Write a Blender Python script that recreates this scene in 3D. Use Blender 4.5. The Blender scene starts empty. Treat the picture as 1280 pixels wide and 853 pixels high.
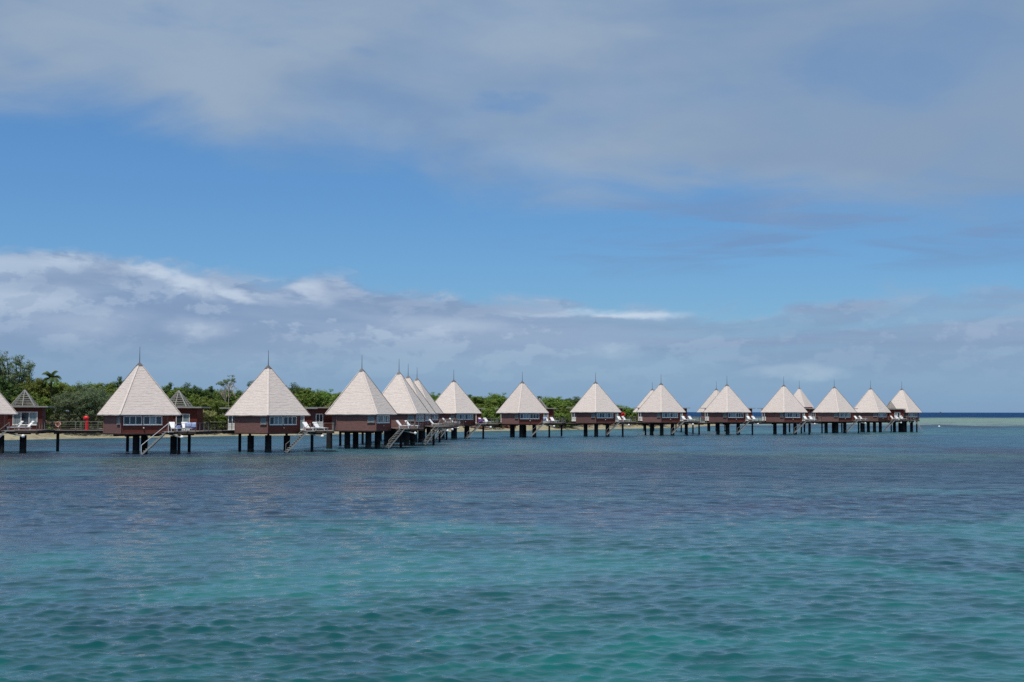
import bpy, math, random
import numpy as np
from mathutils import Vector, Matrix, Quaternion

random.seed(7)
SC = bpy.context.scene
COL = SC.collection
R = math.radians

# ------------------------------------------------------------------ camera
CAM_H = 5.15
F = 1650.0                       # focal length in photo pixels (1280 wide)
K = F / 1150.0
PITCH = math.atan(88.3 / F)
ROLL = -0.0016
cam_d = bpy.data.cameras.new("camera")
cam = bpy.data.objects.new("camera", cam_d)
COL.objects.link(cam)
cam_d.sensor_width = 36.0
cam_d.lens = 36.0 * F / 1280.0
cam_d.clip_start = 0.1
cam_d.clip_end = 60000
cam.matrix_world = (Matrix.Translation((0, 0, CAM_H)) @ Matrix.Rotation(R(90) + PITCH, 4, 'X')
                    @ Matrix.Rotation(-ROLL, 4, 'Z'))
SC.camera = cam
CM = cam.matrix_world.to_3x3()


def at(px, py, Y):
    """the point of the ray through photo pixel (px, py) at depth Y"""
    d = CM @ Vector(((px - 640) / F, -(py - 426.5) / F, -1))
    return Vector((0, 0, CAM_H)) + d * (Y / d.y)


def sea(px, py):
    d = CM @ Vector(((px - 640) / F, -(py - 426.5) / F, -1))
    return Vector((0, 0, CAM_H)) + d * (-CAM_H / d.z)


# ------------------------------------------------------------------ sun
SUN_EL, SUN_AZ = 69.0, 20.0      # sun behind the camera, a little to the left
v = Vector((math.sin(R(SUN_AZ)) * math.cos(R(SUN_EL)), math.cos(R(SUN_AZ)) * math.cos(R(SUN_EL)), -math.sin(R(SUN_EL))))
sun_d = bpy.data.lights.new("sun", 'SUN')
sun_d.energy = 4.0
sun_d.angle = R(0.53)
sun_d.color = (1.0, 0.95, 0.88)
sun = bpy.data.objects.new("sun", sun_d)
sun.rotation_euler = v.to_track_quat('-Z', 'Y').to_euler()
COL.objects.link(sun)

SC.view_settings.view_transform = 'Standard'
SC.view_settings.look = 'None'
SC.view_settings.exposure = 0.0
SC.view_settings.gamma = 1.0
SC.view_settings.use_curve_mapping = False
SC.render.engine = 'CYCLES'
SC.cycles.use_denoising = False
SC.cycles.sample_clamp_direct = 1.3
SC.cycles.sample_clamp_indirect = 1.0
SC.cycles.max_bounces = 5
SC.cycles.diffuse_bounces = 2
SC.cycles.glossy_bounces = 3
SC.cycles.transparent_max_bounces = 8


# ------------------------------------------------------------------ node helper
class NT:
    def __init__(self, tree):
        self.t = tree
        self.t.nodes.clear()

    def n(self, kind, **kw):
        nd = self.t.nodes.new(kind)
        for k, val in kw.items():
            setattr(nd, k, val)
        return nd

    def put(self, sock, val):
        if hasattr(val, 'is_output') or isinstance(val, bpy.types.NodeSocket):
            self.t.links.new(val, sock)
        elif val is not None:
            if isinstance(val, (tuple, list)) and len(val) == 3 and sock.type == 'RGBA':
                val = (*val, 1)
            sock.default_value = val

    def math(self, op, a, b=None, c=None, clamp=False):
        nd = self.n('ShaderNodeMath', operation=op, use_clamp=clamp)
        self.put(nd.inputs[0], a)
        if b is not None: self.put(nd.inputs[1], b)
        if c is not None: self.put(nd.inputs[2], c)
        return nd.outputs[0]

    def step(self, x, a, b, lo=0.0, hi=1.0):
        nd = self.n('ShaderNodeMapRange', interpolation_type='SMOOTHSTEP')
        self.put(nd.inputs[0], x)
        nd.inputs[1].default_value = a; nd.inputs[2].default_value = b
        nd.inputs[3].default_value = lo; nd.inputs[4].default_value = hi
        return nd.outputs[0]

    def mix(self, f, a, b, blend='MIX'):
        nd = self.n('ShaderNodeMix', data_type='RGBA', blend_type=blend)
        self.put(nd.inputs[0], f); self.put(nd.inputs[6], a); self.put(nd.inputs[7], b)
        return nd.outputs[2]

    def comb(self, x, y, z):
        nd = self.n('ShaderNodeCombineXYZ')
        self.put(nd.inputs[0], x); self.put(nd.inputs[1], y); self.put(nd.inputs[2], z)
        return nd.outputs[0]

    def sep(self, v_):
        nd = self.n('ShaderNodeSeparateXYZ')
        self.put(nd.inputs[0], v_)
        return nd.outputs

    def noise(self, vec, scale, detail=4, rough=0.55, dist=0.0, lac=2.0):
        nd = self.n('ShaderNodeTexNoise')
        self.put(nd.inputs['Vector'], vec)
        nd.inputs['Scale'].default_value = scale
        nd.inputs['Detail'].default_value = detail
        nd.inputs['Roughness'].default_value = rough
        nd.inputs['Lacunarity'].default_value = lac
        nd.inputs['Distortion'].default_value = dist
        return nd.outputs[0]

    def ramp(self, f, stops, interp='LINEAR'):
        nd = self.n('ShaderNodeValToRGB')
        nd.color_ramp.interpolation = interp
        el = nd.color_ramp.elements
        while len(el) < len(stops):
            el.new(0.5)
        for e, (p, c) in zip(el, stops):
            e.position = p
            e.color = (*c, 1) if len(c) == 3 else c
        self.put(nd.inputs[0], f)
        return nd.outputs[0]

    def curve(self, x, pts, lo, hi):
        """a piecewise smooth function given by points, x in [lo, hi]"""
        nd = self.n('ShaderNodeFloatCurve')
        f = self.math('DIVIDE', self.math('SUBTRACT', x, lo), hi - lo, clamp=True)
        self.put(nd.inputs[1], f)
        c = nd.mapping.curves[0]
        ps = [((a - lo) / (hi - lo), b) for a, b in pts]
        c.points[0].location = ps[0]
        c.points[1].location = ps[-1]
        for p in ps[1:-1]:
            c.points.new(*p)
        nd.mapping.update()
        return nd.outputs[0]


def lin(r, g, b):
    f = lambda c: (c / 255 / 12.92) if c <= 10 else ((c / 255 + 0.055) / 1.055) ** 2.4
    return (f(r), f(g), f(b))


# ------------------------------------------------------------------ sky
world = bpy.data.worlds.new("World")
SC.world = world
world.use_nodes = True
w = NT(world.node_tree)
out = w.n('ShaderNodeOutputWorld')
bg = w.n('ShaderNodeBackground')
bg.inputs[1].default_value = 0.10
w.t.links.new(bg.outputs[0], out.inputs[0])
sky = w.n('ShaderNodeTexSky', sky_type='NISHITA')
sky.sun_disc = False
sky.sun_elevation = R(SUN_EL)
sky.sun_rotation = R(180 + SUN_AZ)
sky.air_density = 1.0
sky.dust_density = 0.35
sky.ozone_density = 1.6
tc = w.n('ShaderNodeTexCoord')
dx, dy, dz = w.sep(tc.outputs['Generated'])
az = w.math('MULTIPLY', w.math('ARCTAN2', dx, dy), K)                       # 0 straight ahead, + to the right
hor = w.math('SQRT', w.math('ADD', w.math('MULTIPLY', dx, dx), w.math('MULTIPLY', dy, dy)))
el = w.math('MULTIPLY', w.math('DIVIDE', dz, w.math('MAXIMUM', hor, 0.02)), K)   # tan(elevation)
SKYG = 1.0
clear = w.mix(1.0, sky.outputs[0], (0.93, 1.0, 1.08), 'MULTIPLY')
# the deep blue of the lower sky: less whitening towards the horizon than the model's clean air gives
low = w.step(el, 0.0, 0.42)
clear = w.mix(1.0, clear, w.mix(low, (0.47, 0.69, 0.92), (0.49, 0.78, 1.0)), 'MULTIPLY')


def azp(px):
    return K * math.atan((px - 640) / F)


def elp(px, py):
    return K * (515 - py) / F / math.sqrt(1 + ((px - 640) / F) ** 2)


# cloud fields
P_bank = w.comb(w.math('MULTIPLY', az, 1.0), w.math('MULTIPLY', el, 2.6), 0.0)
inv = w.math('DIVIDE', 1.0, w.math('ADD', w.math('MAXIMUM', el, 0.0), 0.10))
P_deck = w.comb(w.math('MULTIPLY', w.math('MULTIPLY', az, inv), 1.0), inv, 3.7)
n_deck = w.noise(P_deck, 0.62, 7, 0.53, 0.5)
n_deck2 = w.noise(P_deck, 1.9, 6, 0.6, 0.2)
P_soft = w.comb(w.math('MULTIPLY', az, 3.0), w.math('MULTIPLY', el, 7.5), 8.1)
n_soft = w.noise(P_soft, 1.6, 8, 0.55, 0.6)
n_soft2 = w.noise(P_soft, 0.8, 4, 0.5, 0.3)
LO, HI = -1.2, 1.2
# lower edge of the high grey deck
E1 = w.curve(az, [(-1.2, .36)] + [(azp(a), elp(a, b)) for a, b in
     [(-40, 132), (60, 130), (200, 152), (330, 190), (470, 212), (640, 232), (740, 240), (860, 232), (980, 262), (1120, 278), (1300, 292)]] + [(1.2, .17)], LO, HI)
h1 = w.math('SUBTRACT', el, E1)
h1 = w.math('ADD', h1, w.math('MULTIPLY', w.math('SUBTRACT', n_soft, 0.5), 0.13))
m1 = w.step(h1, -0.028, 0.052)
hole = w.step(w.math('ADD', w.math('ADD', w.math('MULTIPLY', n_deck, 0.4), w.math('MULTIPLY', n_soft2, 0.25)), w.math('MULTIPLY', n_soft, 0.35)), 0.38, 0.56)
m1 = w.math('MULTIPLY', m1, w.math('ADD', w.math('MULTIPLY', hole, 0.30), 0.68))
# far behind and overhead the deck is broken
deck_col = w.mix(w.step(n_soft2, 0.3, 0.72), lin(128, 153, 184), lin(156, 173, 192))
deck_col = w.mix(w.step(n_deck2, 0.3, 0.75), deck_col, lin(151, 171, 194))
right = w.step(az, 0.02, 0.42)
deck_col = w.mix(w.math('MULTIPLY', right, 0.55), deck_col, lin(120, 148, 182))
# thin grey streaks below the deck, right of centre
n_str = w.noise(w.comb(w.math('MULTIPLY', az, 5.0), w.math('MULTIPLY', el, 38.0), 1.3), 1.0, 5, 0.55, 0.5)
band = w.math('MULTIPLY', w.step(el, 0.135, 0.172), w.step(el, 0.215, 0.252, 1.0, 0.0))
m3 = w.math('MULTIPLY', w.math('MULTIPLY', w.step(n_str, 0.46, 0.64), band), w.step(az, -0.06, 0.12))
m3 = w.math('MULTIPLY', m3, 0.62)
# low bank of cumulus
E2 = w.curve(az, [(-1.2, .2)] + [(azp(a), elp(a, b)) for a, b in
     [(-40, 305), (100, 318), (230, 325), (340, 345), (420, 350), (470, 362), (600, 372), (720, 378), (860, 390), (960, 386), (1060, 372), (1160, 358), (1300, 362)]] + [(1.2, .16)], LO, HI)
big = w.noise(P_bank, 9.0, 8, 0.58, 0.35)
h2 = w.math('SUBTRACT', E2, el)
edge_n = w.math('MULTIPLY', w.math('SUBTRACT', big, 0.5), 0.085)
h2n = w.math('ADD', h2, edge_n)
m2 = w.step(h2n, -0.006, 0.014)


def bank_noise(du, dv):
    P = w.comb(w.math('ADD', w.math('MULTIPLY', az, 1.0), du), w.math('MULTIPLY', w.math('ADD', el, dv), 1.9), 2.2)
    return w.noise(P, 8.5, 9, 0.58, 0.12)


na = bank_noise(0, 0)
nb = bank_noise(-0.006, 0.010)
relief = w.math('SUBTRACT', na, nb)                 # billows catch the light on their upper left
left = w.step(az, -0.25, 0.25, 1.0, 0.0)
lit = w.step(w.math('ADD', w.math('MULTIPLY', relief, 3.2), w.math('MULTIPLY', na, 0.75)), 0.32, 0.54)
n_wide = w.noise(w.comb(w.math('MULTIPLY', az, 2.2), w.math('MULTIPLY', el, 13.0), 5.5), 1.7, 5, 0.55, 0.4)
lit2 = w.math('MULTIPLY', w.math('ADD', w.math('MULTIPLY', lit, 0.5), w.math('MULTIPLY', w.step(n_wide, 0.34, 0.66), 0.55)),
              w.step(h2, 0.15, 0.03))
lit2 = w.math('MULTIPLY', lit2, w.math('ADD', w.math('MULTIPLY', left, 0.45), 0.5))
bank_col = w.mix(w.math('MINIMUM', lit2, 1.0), lin(131, 154, 188), lin(174, 192, 214))
# bright sunlit crests along the top of the bank
n_cr = w.noise(w.comb(w.math('MULTIPLY', az, 3.0), w.math('MULTIPLY', el, 12.0), 9.4), 2.6, 5, 0.6, 0.4)
crest = w.math('MULTIPLY', w.math('MULTIPLY', w.step(h2n, 0.002, 0.010), w.step(h2n, 0.014, 0.034, 1.0, 0.0)), w.step(n_cr, 0.5, 0.62))
crest = w.math('MULTIPLY', crest, w.step(az, 0.16, 0.24, 1.0, 0.0))
bank_col = w.mix(w.math('MULTIPLY', crest, 0.28), bank_col, lin(212, 222, 236))
wob_a = w.math('MULTIPLY', w.math('SUBTRACT', n_cr, 0.5), 0.09)
wob_e = w.math('MULTIPLY', w.math('SUBTRACT', na, 0.5), 0.05)


def blob(px, py, wx, wy, slope=0.0, soft=1.0):
    """a soft cloud patch centred in the direction of a photo pixel"""
    da = w.math('SUBTRACT', w.math('ADD', az, wob_a), azp(px))
    de = w.math('SUBTRACT', w.math('ADD', el, wob_e), elp(px, py))
    de = w.math('ADD', de, w.math('MULTIPLY', da, slope))
    da = w.math('DIVIDE', da, wx / F * K)
    de = w.math('DIVIDE', de, wy / F * K)
    r_ = w.math('SQRT', w.math('ADD', w.math('MULTIPLY', da, da), w.math('MULTIPLY', de, de)))
    return w.step(r_, 0.25, 1.35, 1.0, 0.0)


def total(lst):
    acc = None
    for b_ in lst:
        k_ = w.math('MULTIPLY', blob(*b_[:5]), b_[5])
        acc = k_ if acc is None else w.math('MAXIMUM', acc, k_)
    return acc


puffs = total([(225, 350, 60, 13, 0.35, .75), (300, 366, 40, 9, 0.35, .7), (398, 366, 26, 24, 0.6, .6), (785, 389, 95, 8, 0.03, 1.0),
               (40, 372, 70, 22, 0.0, .25), (115, 405, 80, 22, 0.0, .3), (560, 410, 90, 14, 0.0, .35), (990, 466, 60, 10, 0.0, .55), (770, 446, 45, 12, 0.0, .4), (250, 415, 60, 16, 0, .4)])
puffs = w.math('MULTIPLY', puffs, w.step(na, 0.34, 0.56, 0.45, 1.0))
shade = total([(100, 345, 90, 18, 0.0, .5), (540, 385, 120, 16, 0.0, .5), (900, 408, 190, 10, 0.0, .6), (1200, 375, 110, 12, 0.0, .5), (300, 440, 260, 20, 0, .35)])
bank_col = w.mix(shade, bank_col, lin(131, 153, 185))
bank_col = w.mix(puffs, bank_col, lin(205, 217, 232))
holes = total([(212, 16, 44, 18, 0.0, .6), (8, 64, 40, 22, 0.0, .6), (350, 60, 40, 10, 0, .3), (800, 214, 75, 20, -0.1, .75), (640, 122, 45, 12, 0.0, .5), (440, 60, 30, 8, 0, .3), (1110, 95, 110, 34, 0.1, .22)])
holes = w.math('MULTIPLY', holes, w.step(w.math('ADD', w.math('MULTIPLY', n_soft, 0.6), w.math('MULTIPLY', n_deck2, 0.4)), 0.38, 0.58, 1.0, 0.25))
m1 = w.math('MULTIPLY', m1, w.math('SUBTRACT', 1.0, holes))
dpuff = total([(672, 208, 70, 24, 0.25, .65), (330, 130, 160, 34, 0.2, .35), (640, 40, 140, 40, 0, .3), (1000, 235, 220, 26, 0.1, .3)])
deck_col = w.mix(dpuff, deck_col, lin(156, 175, 197))
# towards the horizon the bank melts into blue haze, and right of centre it breaks up
melt = w.math('ADD', w.step(el, 0.02, 0.085, 0.0, 1.0), 0.0)
thick = w.math('ADD', w.math('MULTIPLY', melt, 0.55), 0.38)
brk = w.step(w.noise(w.comb(w.math('MULTIPLY', az, 2.6), w.math('MULTIPLY', el, 24.0), 4.4), 1.5, 6, 0.58, 0.4), 0.36, 0.62)
thick = w.math('MULTIPLY', thick, w.math('SUBTRACT', 1.0, w.math('MULTIPLY', w.step(az, -0.05, 0.3), w.math('MULTIPLY', w.math('SUBTRACT', 1.0, brk), 0.5))))
m2 = w.math('MULTIPLY', m2, thick)
haze_col = lin(120, 158, 206)


def rad(c):            # wanted radiance -> colour before the background strength
    nd = w.n('ShaderNodeVectorMath', operation='SCALE')
    w.put(nd.inputs[0], c)
    nd.inputs['Scale'].default_value = 1.0 / bg.inputs[1].default_value
    return nd.outputs[0]


c = w.mix(w.step(el, 0.0, 0.10, 0.6, 0.0), clear, rad(haze_col))
c = w.mix(m2, c, rad(bank_col))
c = w.mix(m3, c, rad(lin(116, 146, 188)))
c = w.mix(m1, c, rad(deck_col))
w.t.links.new(c, bg.inputs[0])


# ------------------------------------------------------------------ materials
def mat(name, color, rough=0.8, spec=0.3, var=0.15, scale=3.0, bump=0.0, coord='Object', stretch=(1, 1, 1), dirt=None, metal=0.0, rnd=0.0):
    m = bpy.data.materials.new(name)
    m.use_nodes = True
    t = NT(m.node_tree)
    o = t.n('ShaderNodeOutputMaterial')
    b = t.n('ShaderNodeBsdfPrincipled')
    t.t.links.new(b.outputs[0], o.inputs[0])
    b.inputs['Roughness'].default_value = rough
    b.inputs['Specular IOR Level'].default_value = spec
    b.inputs['Metallic'].default_value = metal
    tcn = t.n('ShaderNodeTexCoord')
    mp = t.n('ShaderNodeMapping')
    t.t.links.new(tcn.outputs[coord], mp.inputs[0])
    mp.inputs['Scale'].default_value = stretch
    nn = t.noise(mp.outputs[0], scale, 5, 0.6)
    lo = tuple(x * (1 - var) for x in color)
    hi = tuple(min(1, x * (1 + var)) for x in color)
    cc = t.mix(t.step(nn, 0.3, 0.7), lo, hi)
    if dirt:
        n2 = t.noise(mp.outputs[0], scale * 0.35, 6, 0.65)
        cc = t.mix(t.step(n2, 0.48, 0.68), cc, dirt)
    if rnd:
        oi = t.n('ShaderNodeObjectInfo')
        hs = t.n('ShaderNodeHueSaturation')
        t.put(hs.inputs['Value'], t.math('ADD', t.math('MULTIPLY', oi.outputs['Random'], rnd), 1 - rnd / 2))
        t.put(hs.inputs['Color'], cc)
        cc = hs.outputs[0]
    t.t.links.new(cc, b.inputs['Base Color'])
    if bump:
        bp = t.n('ShaderNodeBump')
        bp.inputs['Strength'].default_value = bump
        bp.inputs['Distance'].default_value = 0.03
        t.t.links.new(nn, bp.inputs['Height'])
        t.t.links.new(bp.outputs[0], b.inputs['Normal'])
    return m


M = {}
M['shingle'] = mat('weathered_shingle', (0.62, 0.545, 0.495), 0.9, 0.1, 0.15, 3.2, 0.5, stretch=(1, 1, 9), dirt=(0.50, 0.44, 0.40), rnd=0.08)
M['cap'] = mat('dark_ridge_cap', (0.13, 0.12, 0.12), 0.6, 0.4)
M['spire'] = mat('spire_metal', (0.10, 0.10, 0.11), 0.5, 0.4)
M['red'] = mat('red_cladding', (0.175, 0.046, 0.032), 0.7, 0.25, 0.2, 1.6, 0.2, stretch=(1, 1, 5), rnd=0.12)
M['brown'] = mat('mauve_brown_cladding', (0.215, 0.112, 0.098), 0.75, 0.2, 0.14, 1.4, 0.2, stretch=(1, 1, 5), dirt=(0.19, 0.105, 0.092), rnd=0.45)
M['white'] = mat('white_paint', (0.82, 0.82, 0.80), 0.5, 0.4, 0.06)
M['fabric'] = mat('white_canvas', (0.80, 0.80, 0.79), 0.9, 0.1, 0.05)
M['glass'] = mat('dark_window_glass', (0.035, 0.050, 0.065), 0.08, 0.6, 0.3, 0.9)
M['curtain'] = mat('curtained_glass', (0.22, 0.29, 0.31), 0.12, 0.6, 0.35, 3.5, stretch=(4, 4, 0.2))
M['pile'] = mat('black_piling', (0.022, 0.020, 0.022), 0.8, 0.25, 0.4, 1.8, 0.3)
M['tide'] = mat('wet_growth', (0.018, 0.022, 0.016), 0.5, 0.4, 0.4, 6.0)
M['beam'] = mat('dark_timber', (0.045, 0.034, 0.030), 0.8, 0.2, 0.3, 3.0)
M['deck'] = mat('grey_deck_boards', (0.20, 0.17, 0.15), 0.85, 0.2, 0.25, 5.0, 0.3, stretch=(6, 1, 1))
M['rail'] = mat('grey_timber_rail', (0.22, 0.20, 0.185), 0.8, 0.2, 0.25)
M['stair'] = mat('pale_grey_stair_timber', (0.29, 0.29, 0.275), 0.7, 0.3, 0.15, 4.0, dirt=(0.17, 0.19, 0.15))
M['slab'] = mat('flat_roof_edge', (0.30, 0.30, 0.285), 0.7, 0.2, 0.1)
M['slat'] = mat('grey_weathered_slats', (0.115, 0.11, 0.105), 0.85, 0.2, 0.3)
M['annexe'] = mat('dark_red_annexe_cladding', (0.110, 0.026, 0.019), 0.7, 0.25, 0.25, 1.6, 0.2, stretch=(1, 1, 5))
M['lamp'] = mat('pale_lamp_glass', (0.6, 0.58, 0.5), 0.4)
M['redplastic'] = mat('bright_red_plastic', (0.62, 0.02, 0.03), 0.45, 0.4, 0.06)
M['pink'] = mat('faded_orange_ring', (0.55, 0.17, 0.12), 0.6)
M['blue_towel'] = mat('blue_patterned_towel', (0.04, 0.08, 0.28), 0.95, 0.1, 0.6, 9.0, dirt=(0.55, 0.58, 0.68))
M['lilac_towel'] = mat('pale_blue_striped_towel', (0.30, 0.36, 0.56), 0.95, 0.1, 0.3, 6.0, dirt=(0.62, 0.66, 0.80), stretch=(4, 4, 0.4))
M['purple'] = mat('purple_towel', (0.13, 0.05, 0.20), 0.95, 0.1, 0.3, 8.0)
M['skin'] = mat('skin', (0.30, 0.16, 0.11), 0.6)
M['hair'] = mat('dark_hair', (0.03, 0.02, 0.015), 0.6)
M['bark'] = mat('brown_bark', (0.10, 0.075, 0.055), 0.95, 0.1, 0.3, 4.0, stretch=(1, 1, 0.3))
M['palebark'] = mat('bleached_dead_wood', (0.34, 0.30, 0.26), 0.95, 0.1, 0.2, 4.0)
M['rock'] = mat('brown_rock', (0.20, 0.15, 0.11), 0.95, 0.1, 0.4, 1.2, 0.5)
M['driftwood'] = mat('dark_driftwood', (0.10, 0.05, 0.035), 0.9, 0.1, 0.3, 2.0)


def leafmat(name, a, b_, rnd=0.25):
    m = bpy.data.materials.new(name)
    m.use_nodes = True
    t = NT(m.node_tree)
    o = t.n('ShaderNodeOutputMaterial')
    b = t.n('ShaderNodeBsdfPrincipled')
    b.inputs['Roughness'].default_value = 0.6
    b.inputs['Specular IOR Level'].default_value = 0.25
    g = t.n('ShaderNodeNewGeometry')
    tcn = t.n('ShaderNodeTexCoord')
    oi = t.n('ShaderNodeObjectInfo')
    n1 = t.noise(tcn.outputs['Object'], 0.9, 3, 0.6)
    f = t.math('ADD', t.math('MULTIPLY', g.outputs['Random Per Island'], 0.55), t.math('MULTIPLY', n1, 0.6))
    cc = t.mix(t.step(f, 0.25, 0.85), a, b_)
    hs = t.n('ShaderNodeHueSaturation')
    t.put(hs.inputs['Hue'], t.math('ADD', t.math('MULTIPLY', oi.outputs['Random'], 0.03), 0.485))
    t.put(hs.inputs['Value'], t.math('ADD', t.math('MULTIPLY', oi.outputs['Random'], rnd), 1 - rnd / 2))
    t.put(hs.inputs['Color'], cc)
    t.t.links.new(hs.outputs[0], b.inputs['Base Color'])
    tr = t.n('ShaderNodeBsdfTranslucent')
    t.t.links.new(hs.outputs[0], tr.inputs[0])
    mx = t.n('ShaderNodeMixShader')
    mx.inputs[0].default_value = 0.38
    t.t.links.new(b.outputs[0], mx.inputs[1]); t.t.links.new(tr.outputs[0], mx.inputs[2])
    t.t.links.new(mx.outputs[0], o.inputs[0])
    return m


M['leaf_green'] = leafmat('green_leaves', (0.083, 0.154, 0.026), (0.206, 0.295, 0.053))
M['leaf_dark'] = leafmat('dark_green_leaves', (0.042, 0.090, 0.024), (0.110, 0.171, 0.044))
M['leaf_olive'] = leafmat('olive_leaves', (0.090, 0.126, 0.022), (0.204, 0.237, 0.050))
M['leaf_grey'] = leafmat('grey_green_leaves', (0.102, 0.150, 0.072), (0.193, 0.248, 0.127))
M['leaf_pale'] = leafmat('pale_yellow_green_leaves', (0.232, 0.278, 0.082), (0.357, 0.357, 0.138))
M['leaf_palm'] = leafmat('palm_leaves', (0.069, 0.139, 0.046), (0.122, 0.179, 0.057))
M['leaf_brown'] = leafmat('dry_brown_twigs', (0.197, 0.150, 0.093), (0.325, 0.252, 0.155))


# ------------------------------------------------------------------ mesh builder
class MB:
    def __init__(self):
        self.v, self.f, self.mi = [], [], []

    def add(self, vs, fs, mi=0):
        k = len(self.v)
        self.v += [tuple(p) for p in vs]
        self.f += [tuple(k + i for i in f) for f in fs]
        self.mi += [mi] * len(fs)
        return self

    def box(self, c, s, rz=0.0, mi=0, mtx=None):
        hx, hy, hz = s[0] / 2, s[1] / 2, s[2] / 2
        P = [Vector((a * hx, b * hy, d * hz)) for d in (-1, 1) for a, b in ((-1, -1), (1, -1), (1, 1), (-1, 1))]
        m = mtx if mtx is not None else Matrix.Rotation(rz, 3, 'Z')
        P = [m @ p + Vector(c) for p in P]
        return self.add(P, [(3, 2, 1, 0), (4, 5, 6, 7), (0, 1, 5, 4), (1, 2, 6, 5), (2, 3, 7, 6), (3, 0, 4, 7)], mi)

    def bar(self, a, b, wd, ht, mi=0):
        """a square bar from a to b"""
        a, b = Vector(a), Vector(b)
        d = b - a
        L = d.length
        x = d.normalized()
        up = Vector((0, 0, 1)) if abs(x.z) < 0.95 else Vector((0, 1, 0))
        y = up.cross(x).normalized()
        z = x.cross(y)
        m = Matrix((x, y, z)).transposed()
        return self.box((a + b) / 2, (L, wd, ht), mtx=m, mi=mi)

    def tube(self, a, b, r1, r2=None, n=8, mi=0, cap=True):
        r2 = r1 if r2 is None else r2
        a, b = Vector(a), Vector(b)
        x = (b - a).normalized()
        up = Vector((0, 0, 1)) if abs(x.z) < 0.9 else Vector((0, 1, 0))
        y = up.cross(x).normalized()
        z = x.cross(y)
        P = []
        for c_, r_ in ((a, r1), (b, r2)):
            for k in range(n):
                t = 2 * math.pi * k / n
                P.append(c_ + (y * math.cos(t) + z * math.sin(t)) * r_)
        fs = [(k, (k + 1) % n, n + (k + 1) % n, n + k) for k in range(n)]
        if cap:
            fs += [tuple(range(n))[::-1], tuple(range(n, 2 * n))]
        return self.add(P, fs, mi)

    def ball(self, c, r, nu=10, nv=6, sz=(1, 1, 1), mi=0):
        c = Vector(c)
        P = [c + Vector((0, 0, -r * sz[2]))]
        for j in range(1, nv):
            ph = -math.pi / 2 + math.pi * j / nv
            for i in range(nu):
                t = 2 * math.pi * i / nu
                P.append(c + Vector((r * sz[0] * math.cos(ph) * math.cos(t), r * sz[1] * math.cos(ph) * math.sin(t), r * sz[2] * math.sin(ph))))
        P.append(c + Vector((0, 0, r * sz[2])))
        fs = [(0, 1 + (i + 1) % nu, 1 + i) for i in range(nu)]
        for j in range(nv - 2):
            a = 1 + j * nu
            fs += [(a + i, a + (i + 1) % nu, a + nu + (i + 1) % nu, a + nu + i) for i in range(nu)]
        a = 1 + (nv - 2) * nu
        fs += [(a + i, a + (i + 1) % nu, len(P) - 1) for i in range(nu)]
        return self.add(P, fs, mi)

    def prism(self, poly, z0, z1, mi=0, side_mi=None):
        n = len(poly)
        P = [(x, y, z0) for x, y in poly] + [(x, y, z1) for x, y in poly]
        self.add(P, [tuple(range(n))[::-1], tuple(range(n, 2 * n))], mi)
        k = len(self.v) - 2 * n
        for i in range(n):
            self.f.append((k + i, k + (i + 1) % n, k + n + (i + 1) % n, k + n + i))
            self.mi.append(side_mi[i] if side_mi else mi)
        return self

    def mesh(self, name, mats, smooth=False):
        me = bpy.data.meshes.new(name)
        me.from_pydata(self.v, [], self.f)
        for m in (mats if isinstance(mats, (list, tuple)) else [mats]):
            me.materials.append(m)
        me.polygons.foreach_set('material_index', self.mi)
        if smooth:
            me.polygons.foreach_set('use_smooth', [True] * len(self.f))
        me.update()
        return me

    def build(self, name, mats, parent=None, smooth=False, loc=None):
        o = bpy.data.objects.new(name, self.mesh(name, mats, smooth))
        COL.objects.link(o)
        if parent is not None:
            o.parent = parent
        if loc is not None:
            o.location = loc
        return o


def tag(o, label=None, cat=None, group=None, kind=None):
    if label: o['label'] = label
    if cat: o['category'] = cat
    if group: o['group'] = group
    if kind: o['kind'] = kind
    return o


def empty(name, loc, rz=0.0):
    o = bpy.data.objects.new(name, None)
    o.location = loc
    o.rotation_euler = (0, 0, rz)
    o.empty_display_size = 0.3
    COL.objects.link(o)
    return o


def copy_tree(o, parent=None):
    c_ = o.copy()
    COL.objects.link(c_)
    if parent is not None:
        c_.parent = parent
    for ch in list(KIDS.get(o.name, [])):
        copy_tree(ch, c_)
    return c_


KIDS = {}


def index_kids(root):
    """remember the children before copies appear"""
    def rec(o):
        KIDS[o.name] = [x for x in bpy.data.objects if x.parent == o]
        for x in KIDS[o.name]:
            rec(x)
    rec(root)


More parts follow.
